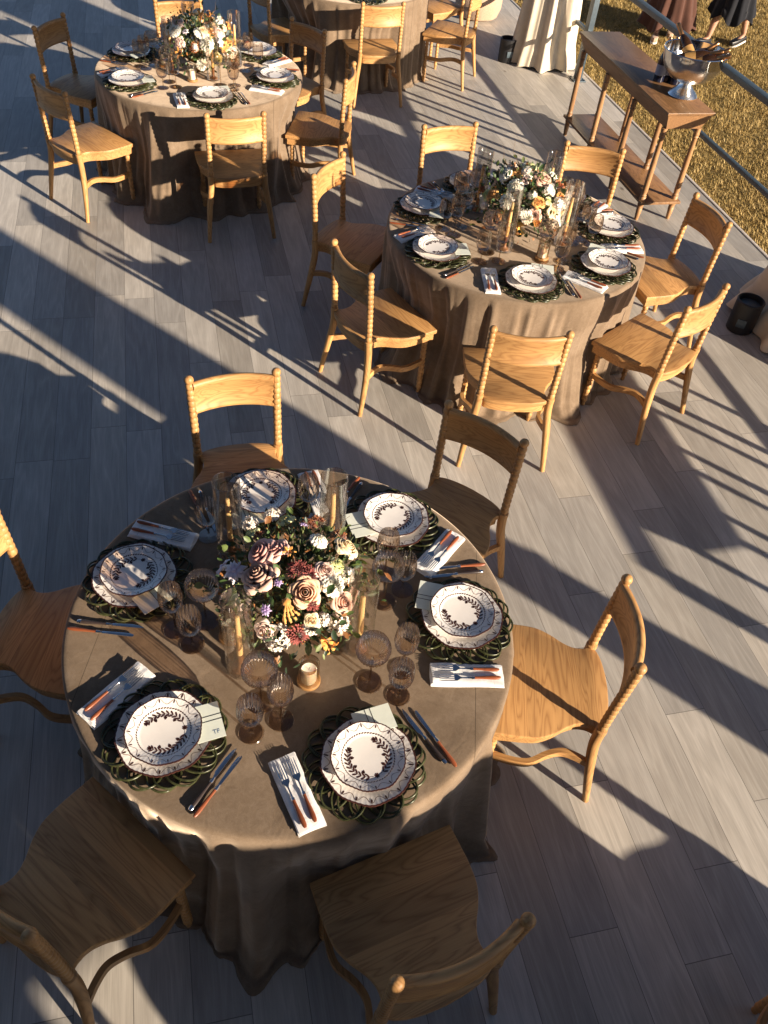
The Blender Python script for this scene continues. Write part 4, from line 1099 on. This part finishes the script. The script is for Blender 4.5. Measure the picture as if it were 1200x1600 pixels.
for k, (dx, dy, a, tl, nm) in enumerate(((.00, .03, .3, 1.02, 'pointing up highest'), (.03, -.02, -.05, 1.10, 'in the middle of the bunch'), (.02, -.07, -.35, 1.20, 'lowest over the near rim'), (-.02, -.05, -.15, 1.25, 'lying across the others'), (-.04, .03, 2.2, .9, 'sunk at the left with its label up'))):
    o = BA.get('amber bottle leaning in the silver bowl, ' + nm, (0, 0, 0), 0, 'amber bottles in the bowl')
    o.rotation_euler = (0, tl, a); d = Matrix.Rotation(a, 3, 'Z') @ Vector((math.sin(tl), 0, math.cos(tl)))
    o.location = Vector((1.915 + dx * 1.4, 6.87 + dy * 1.4, CZ + .25 + .014 * k)) - d * .11; o.scale = (1.0, 1.0, 1.0)
# cream pouf past the top table
m = MB(); m.lathe([(0, 0), (.17, 0), (.24, .03), (.275, .12), (.28, .22), (.25, .33), (.18, .385), (.08, .40), (0, .40)], 48, fn=lambda r, z, t: (r * (1 + .015 * math.cos(8 * t)), z), caps=False)
tag(m.obj('pouf', M['boucle'], None, loc=(.44, 11.42, 0)), 'rounded pale pink upholstered pouf beyond the top table', 'pouf')

# ---------------------------------------------------------------- added unseen cabinet out of frame, sized to shade the near chairs
m = MB()
t = thing('tall_sun_blocker', 'unseen added cabinet with open bays, standing below the picture', 'occluder', (0, 0, 0), 0)
NS = Vector((.559, .829, 0)); bo = SD * -4.0
def bb(name, s0, s1, z0, z1, th=.42):
    m = MB(); m.box(s0, s1, -th / 2, th / 2, z0, z1, .004); m.obj(name, M['con_side'], t)
bb('shade_side', .92, .955, 0, 2.02); bb('shade_side', -.60, -.565, 0, 2.02); bb('top', -.564, .919, 1.985, 2.02)
bb('shade_slab', .285, .918, .02, 1.984, .38); bb('shade_infill', -.02, .284, 1.52, 1.984, .38); bb('shade_slab', -.563, -.021, .02, 1.984, .38); bb('shade_crown', -.60, .45, 2.021, 2.52); bb('shade_infill', -.019, .283, .02, 1.06, .38)  # added panels block the sun; the gap lets a lit patch through
t.location = (bo.x, bo.y, 0); t.rotation_euler = (0, 0, math.atan2(NS.y, NS.x))
t2 = thing('sunblocker', 'unseen added sideboard standing beside the tall bar cabinet, below the picture', 'sunblocker', t.location, t.rotation_euler.z)  # unseen panels added to shade the lower right chair
for nm, a in (('top', (.956, 1.45, -.19, .23, 1.82, 1.85)), ('shade_slab', (.985, 1.42, -.17, .21, .05, 1.819)), ('shade_back', (.90, 1.449, .232, .25, .02, 1.85)), ('shade_side', (.956, .984, -.18, .22, 0, 1.819)), ('shade_side', (1.421, 1.448, -.18, .22, 0, 1.819))):
    m = MB(); m.box(*a, .004); m.obj(nm, M['con_side'], t2)

# ---------------------------------------------------------------- unseen house added behind the viewpoint to dim the sky light
hs = thing('house', 'pale timber clad house added unseen behind the viewpoint to dim the deck', 'house', (-4.3, -1.45, 0), 0)
HW = plain('grey stained cladding', (.16, .145, .13), .7, mottle=.15, scale=6)
m = MB(); m.box(-5.2, 5.2, -5, 0, 0, 6.2, .01); wl = m.obj('wall', HW, hs)
m = MB(); m.add([(-5.6, -5.4, 6.202), (5.6, -5.4, 6.202), (5.6, .4, 6.202), (-5.6, .4, 6.202), (-5.6, -2.5, 7.9), (5.6, -2.5, 7.9)], [(0, 3, 2, 1), (3, 2, 5, 4), (0, 4, 5, 1), (0, 3, 4), (1, 5, 2)]); m.obj('roof', M['rail'], hs)
for k in range(4):
    for z in (.9, 3.7):
        x = -4.2 + 2.6 * k
        m = MB(); m.box(x, x + 1.3, .002, .06, z, z + 1.5, .01); wf = m.obj('window', M['trim'], hs); m = MB(); m.box(x + .08, x + 1.22, .061, .066, z + .08, z + 1.42); m.obj('pane', M['dark_glass'], wf)

# ---------------------------------------------------------------- guests on the lawn
SKIN = plain('skin', (.42, .23, .15), .5, mottle=.06, Subsurface_Weight=.1)
HAIR = plain('dark hair', (.03, .018, .012), .55, mottle=.3)
def person(loc, rz, label, top_m, skirt_m, hem, step, shoe_m, flare=.28):
    t = thing('person', label, 'person', (*loc, GZ), rz)
    J = {'pel': (0, 0, .95, .115), 'waist': (0, 0, 1.10, .10), 'chest': (0, .01, 1.30, .125), 'neckb': (0, 0, 1.44, .06), 'neck': (0, .01, 1.50, .048), 'headb': (0, .03, 1.56, .07), 'head': (0, .03, 1.64, .085), 'crown': (0, .02, 1.71, .06)}
    E_ = [('pel', 'waist'), ('waist', 'chest'), ('chest', 'neckb'), ('neckb', 'neck'), ('neck', 'headb'), ('headb', 'head'), ('head', 'crown')]
    for s, n in ((-1, 'l'), (1, 'r')):
        st = step * s
        J['hip' + n] = (s * .09, 0, .90, .085); J['knee' + n] = (s * .09, st * .55 + .03, .49, .055); J['calf' + n] = (s * .088, st * .85 - .02, .33, .052); J['ank' + n] = (s * .085, st * 1.15 - .03, .075 + (.05 if st < 0 else 0), .032); J['toe' + n] = (s * .09, st * 1.15 + .10, .03 + (.0 if st < 0 else .015), .026)
        J['sh' + n] = (s * .17, 0, 1.40, .05); J['elb' + n] = (s * .22, -.03 - st * .3, 1.13, .036); J['wri' + n] = (s * .21, .06 - st * .5, .92, .024); J['hand' + n] = (s * .205, .09 - st * .55, .85, .03)
        E_ += [('pel', 'hip' + n), ('hip' + n, 'knee' + n), ('knee' + n, 'calf' + n), ('calf' + n, 'ank' + n), ('ank' + n, 'toe' + n), ('chest', 'sh' + n), ('sh' + n, 'elb' + n), ('elb' + n, 'wri' + n), ('wri' + n, 'hand' + n)]
        for k in range(4):
            J['f%d%s' % (k, n)] = (s * .205 + (k - 1.5) * .012, .105 - st * .55, .79 + .006 * abs(k - 1.5), .008); E_.append(('hand' + n, 'f%d%s' % (k, n)))
        J['th' + n] = (s * .18, .125 - st * .55, .83, .009); E_.append(('hand' + n, 'th' + n))
    names = list(J); me = bpy.data.meshes.new('body'); me.from_pydata([J[k][:3] for k in names], [(names.index(a), names.index(b)) for a, b in E_], [])
    me.materials.append(SKIN)
    o = bpy.data.objects.new('body', me); COL.objects.link(o); o.parent = t
    o.modifiers.new('Skin', 'SKIN')
    for i, k in enumerate(names):
        v = me.skin_vertices[0].data[i]; v.radius = (J[k][3], J[k][3]); v.use_root = (k == 'pel')
    sb = o.modifiers.new('Sub', 'SUBSURF'); sb.levels = 2; sb.render_levels = 2
    o.modifiers['Skin'].use_smooth_shade = True
    m = MB(); prof = [(.135, 1.08), (.165, .95), (.175, .85)] + [(.175 + flare * ((.85 - z) / .85) ** 1.1, z) for z in [.85 - (.85 - hem) * k / 14 for k in range(1, 15)]]
    ph = rz
    m.lathe(prof, 120, fn=lambda r, z, a: (r * (1 + max(0, (.95 - z)) * (.16 * math.sin(9 * a + ph) + .08 * math.sin(16 * a + 2 * ph))), z - (.05 * math.sin(5 * a + ph) if z < hem + .1 else 0)), caps=False); m.obj('skirt', skirt_m, t, sharp=0)
    m = MB(); m.lathe([(.145, 1.04), (.132, 1.12), (.150, 1.28), (.155, 1.36), (.12, 1.42), (.07, 1.455)], 40, fn=lambda r, z, a: (r * (1 + .12 * abs(math.cos(a))), z), caps=False); m.obj('top', top_m, t, sharp=0)
    for s, n in ((-1, 'l'), (1, 'r')):
        a = Vector(J['ank' + n][:3]); b = Vector(J['toe' + n][:3]); d = (b - a); an = math.atan2(d.z + .04, d.y)
        mt = Matrix.Translation((a.x, a.y - .05, max(.0, a.z - .078))) @ Matrix.Rotation(an * .6, 4, 'X')
        out = [(-.034, .0), (.034, .0), (.042, .10), (.044, .17), (.03, .235), (0, .25), (-.03, .235), (-.044, .17), (-.042, .10)]
        m = MB(); m.prism(out, .022, .075, .012, 0, mt); sh = m.obj('shoe', shoe_m, t); m = MB(); m.prism(out, 0, .021, .004, 0, mt); m.obj('sole', M['label_white'], sh)
    m = MB(); m.lathe([(.02, 1.42), (.07, 1.46), (.098, 1.56), (.105, 1.65), (.085, 1.73), (.04, 1.765), (0, 1.77)], 24, fn=lambda r, z, a: (r * (.72 if math.sin(a) > .5 and z < 1.70 else 1), z), mat=Matrix.Translation((0, .0, 0))); m.obj('hair', HAIR, t)
M['label_white'] = plain('white rubber sole', (.7, .66, .58), .7)
BROWN = fabric('brown satin', (.075, .034, .024), 8, .3); BLK = fabric('black chiffon', (.012, .013, .017), 10, .3)
person((2.86, 12.0), 2.9, 'person in a long brown dress walking on the lawn beyond the railing', BROWN, BROWN, .16, .17, M['boucle'], .20)
person((3.62, 11.98), 2.2, 'person in a black skirt and black shoes walking on the lawn', BLK, BLK, .33, .20, M['black'], .16)
person((3.10, 13.25), 1.2, 'person in black at the top edge, behind the brown dress', BLK, BLK, .30, .12, M['black'], .10)
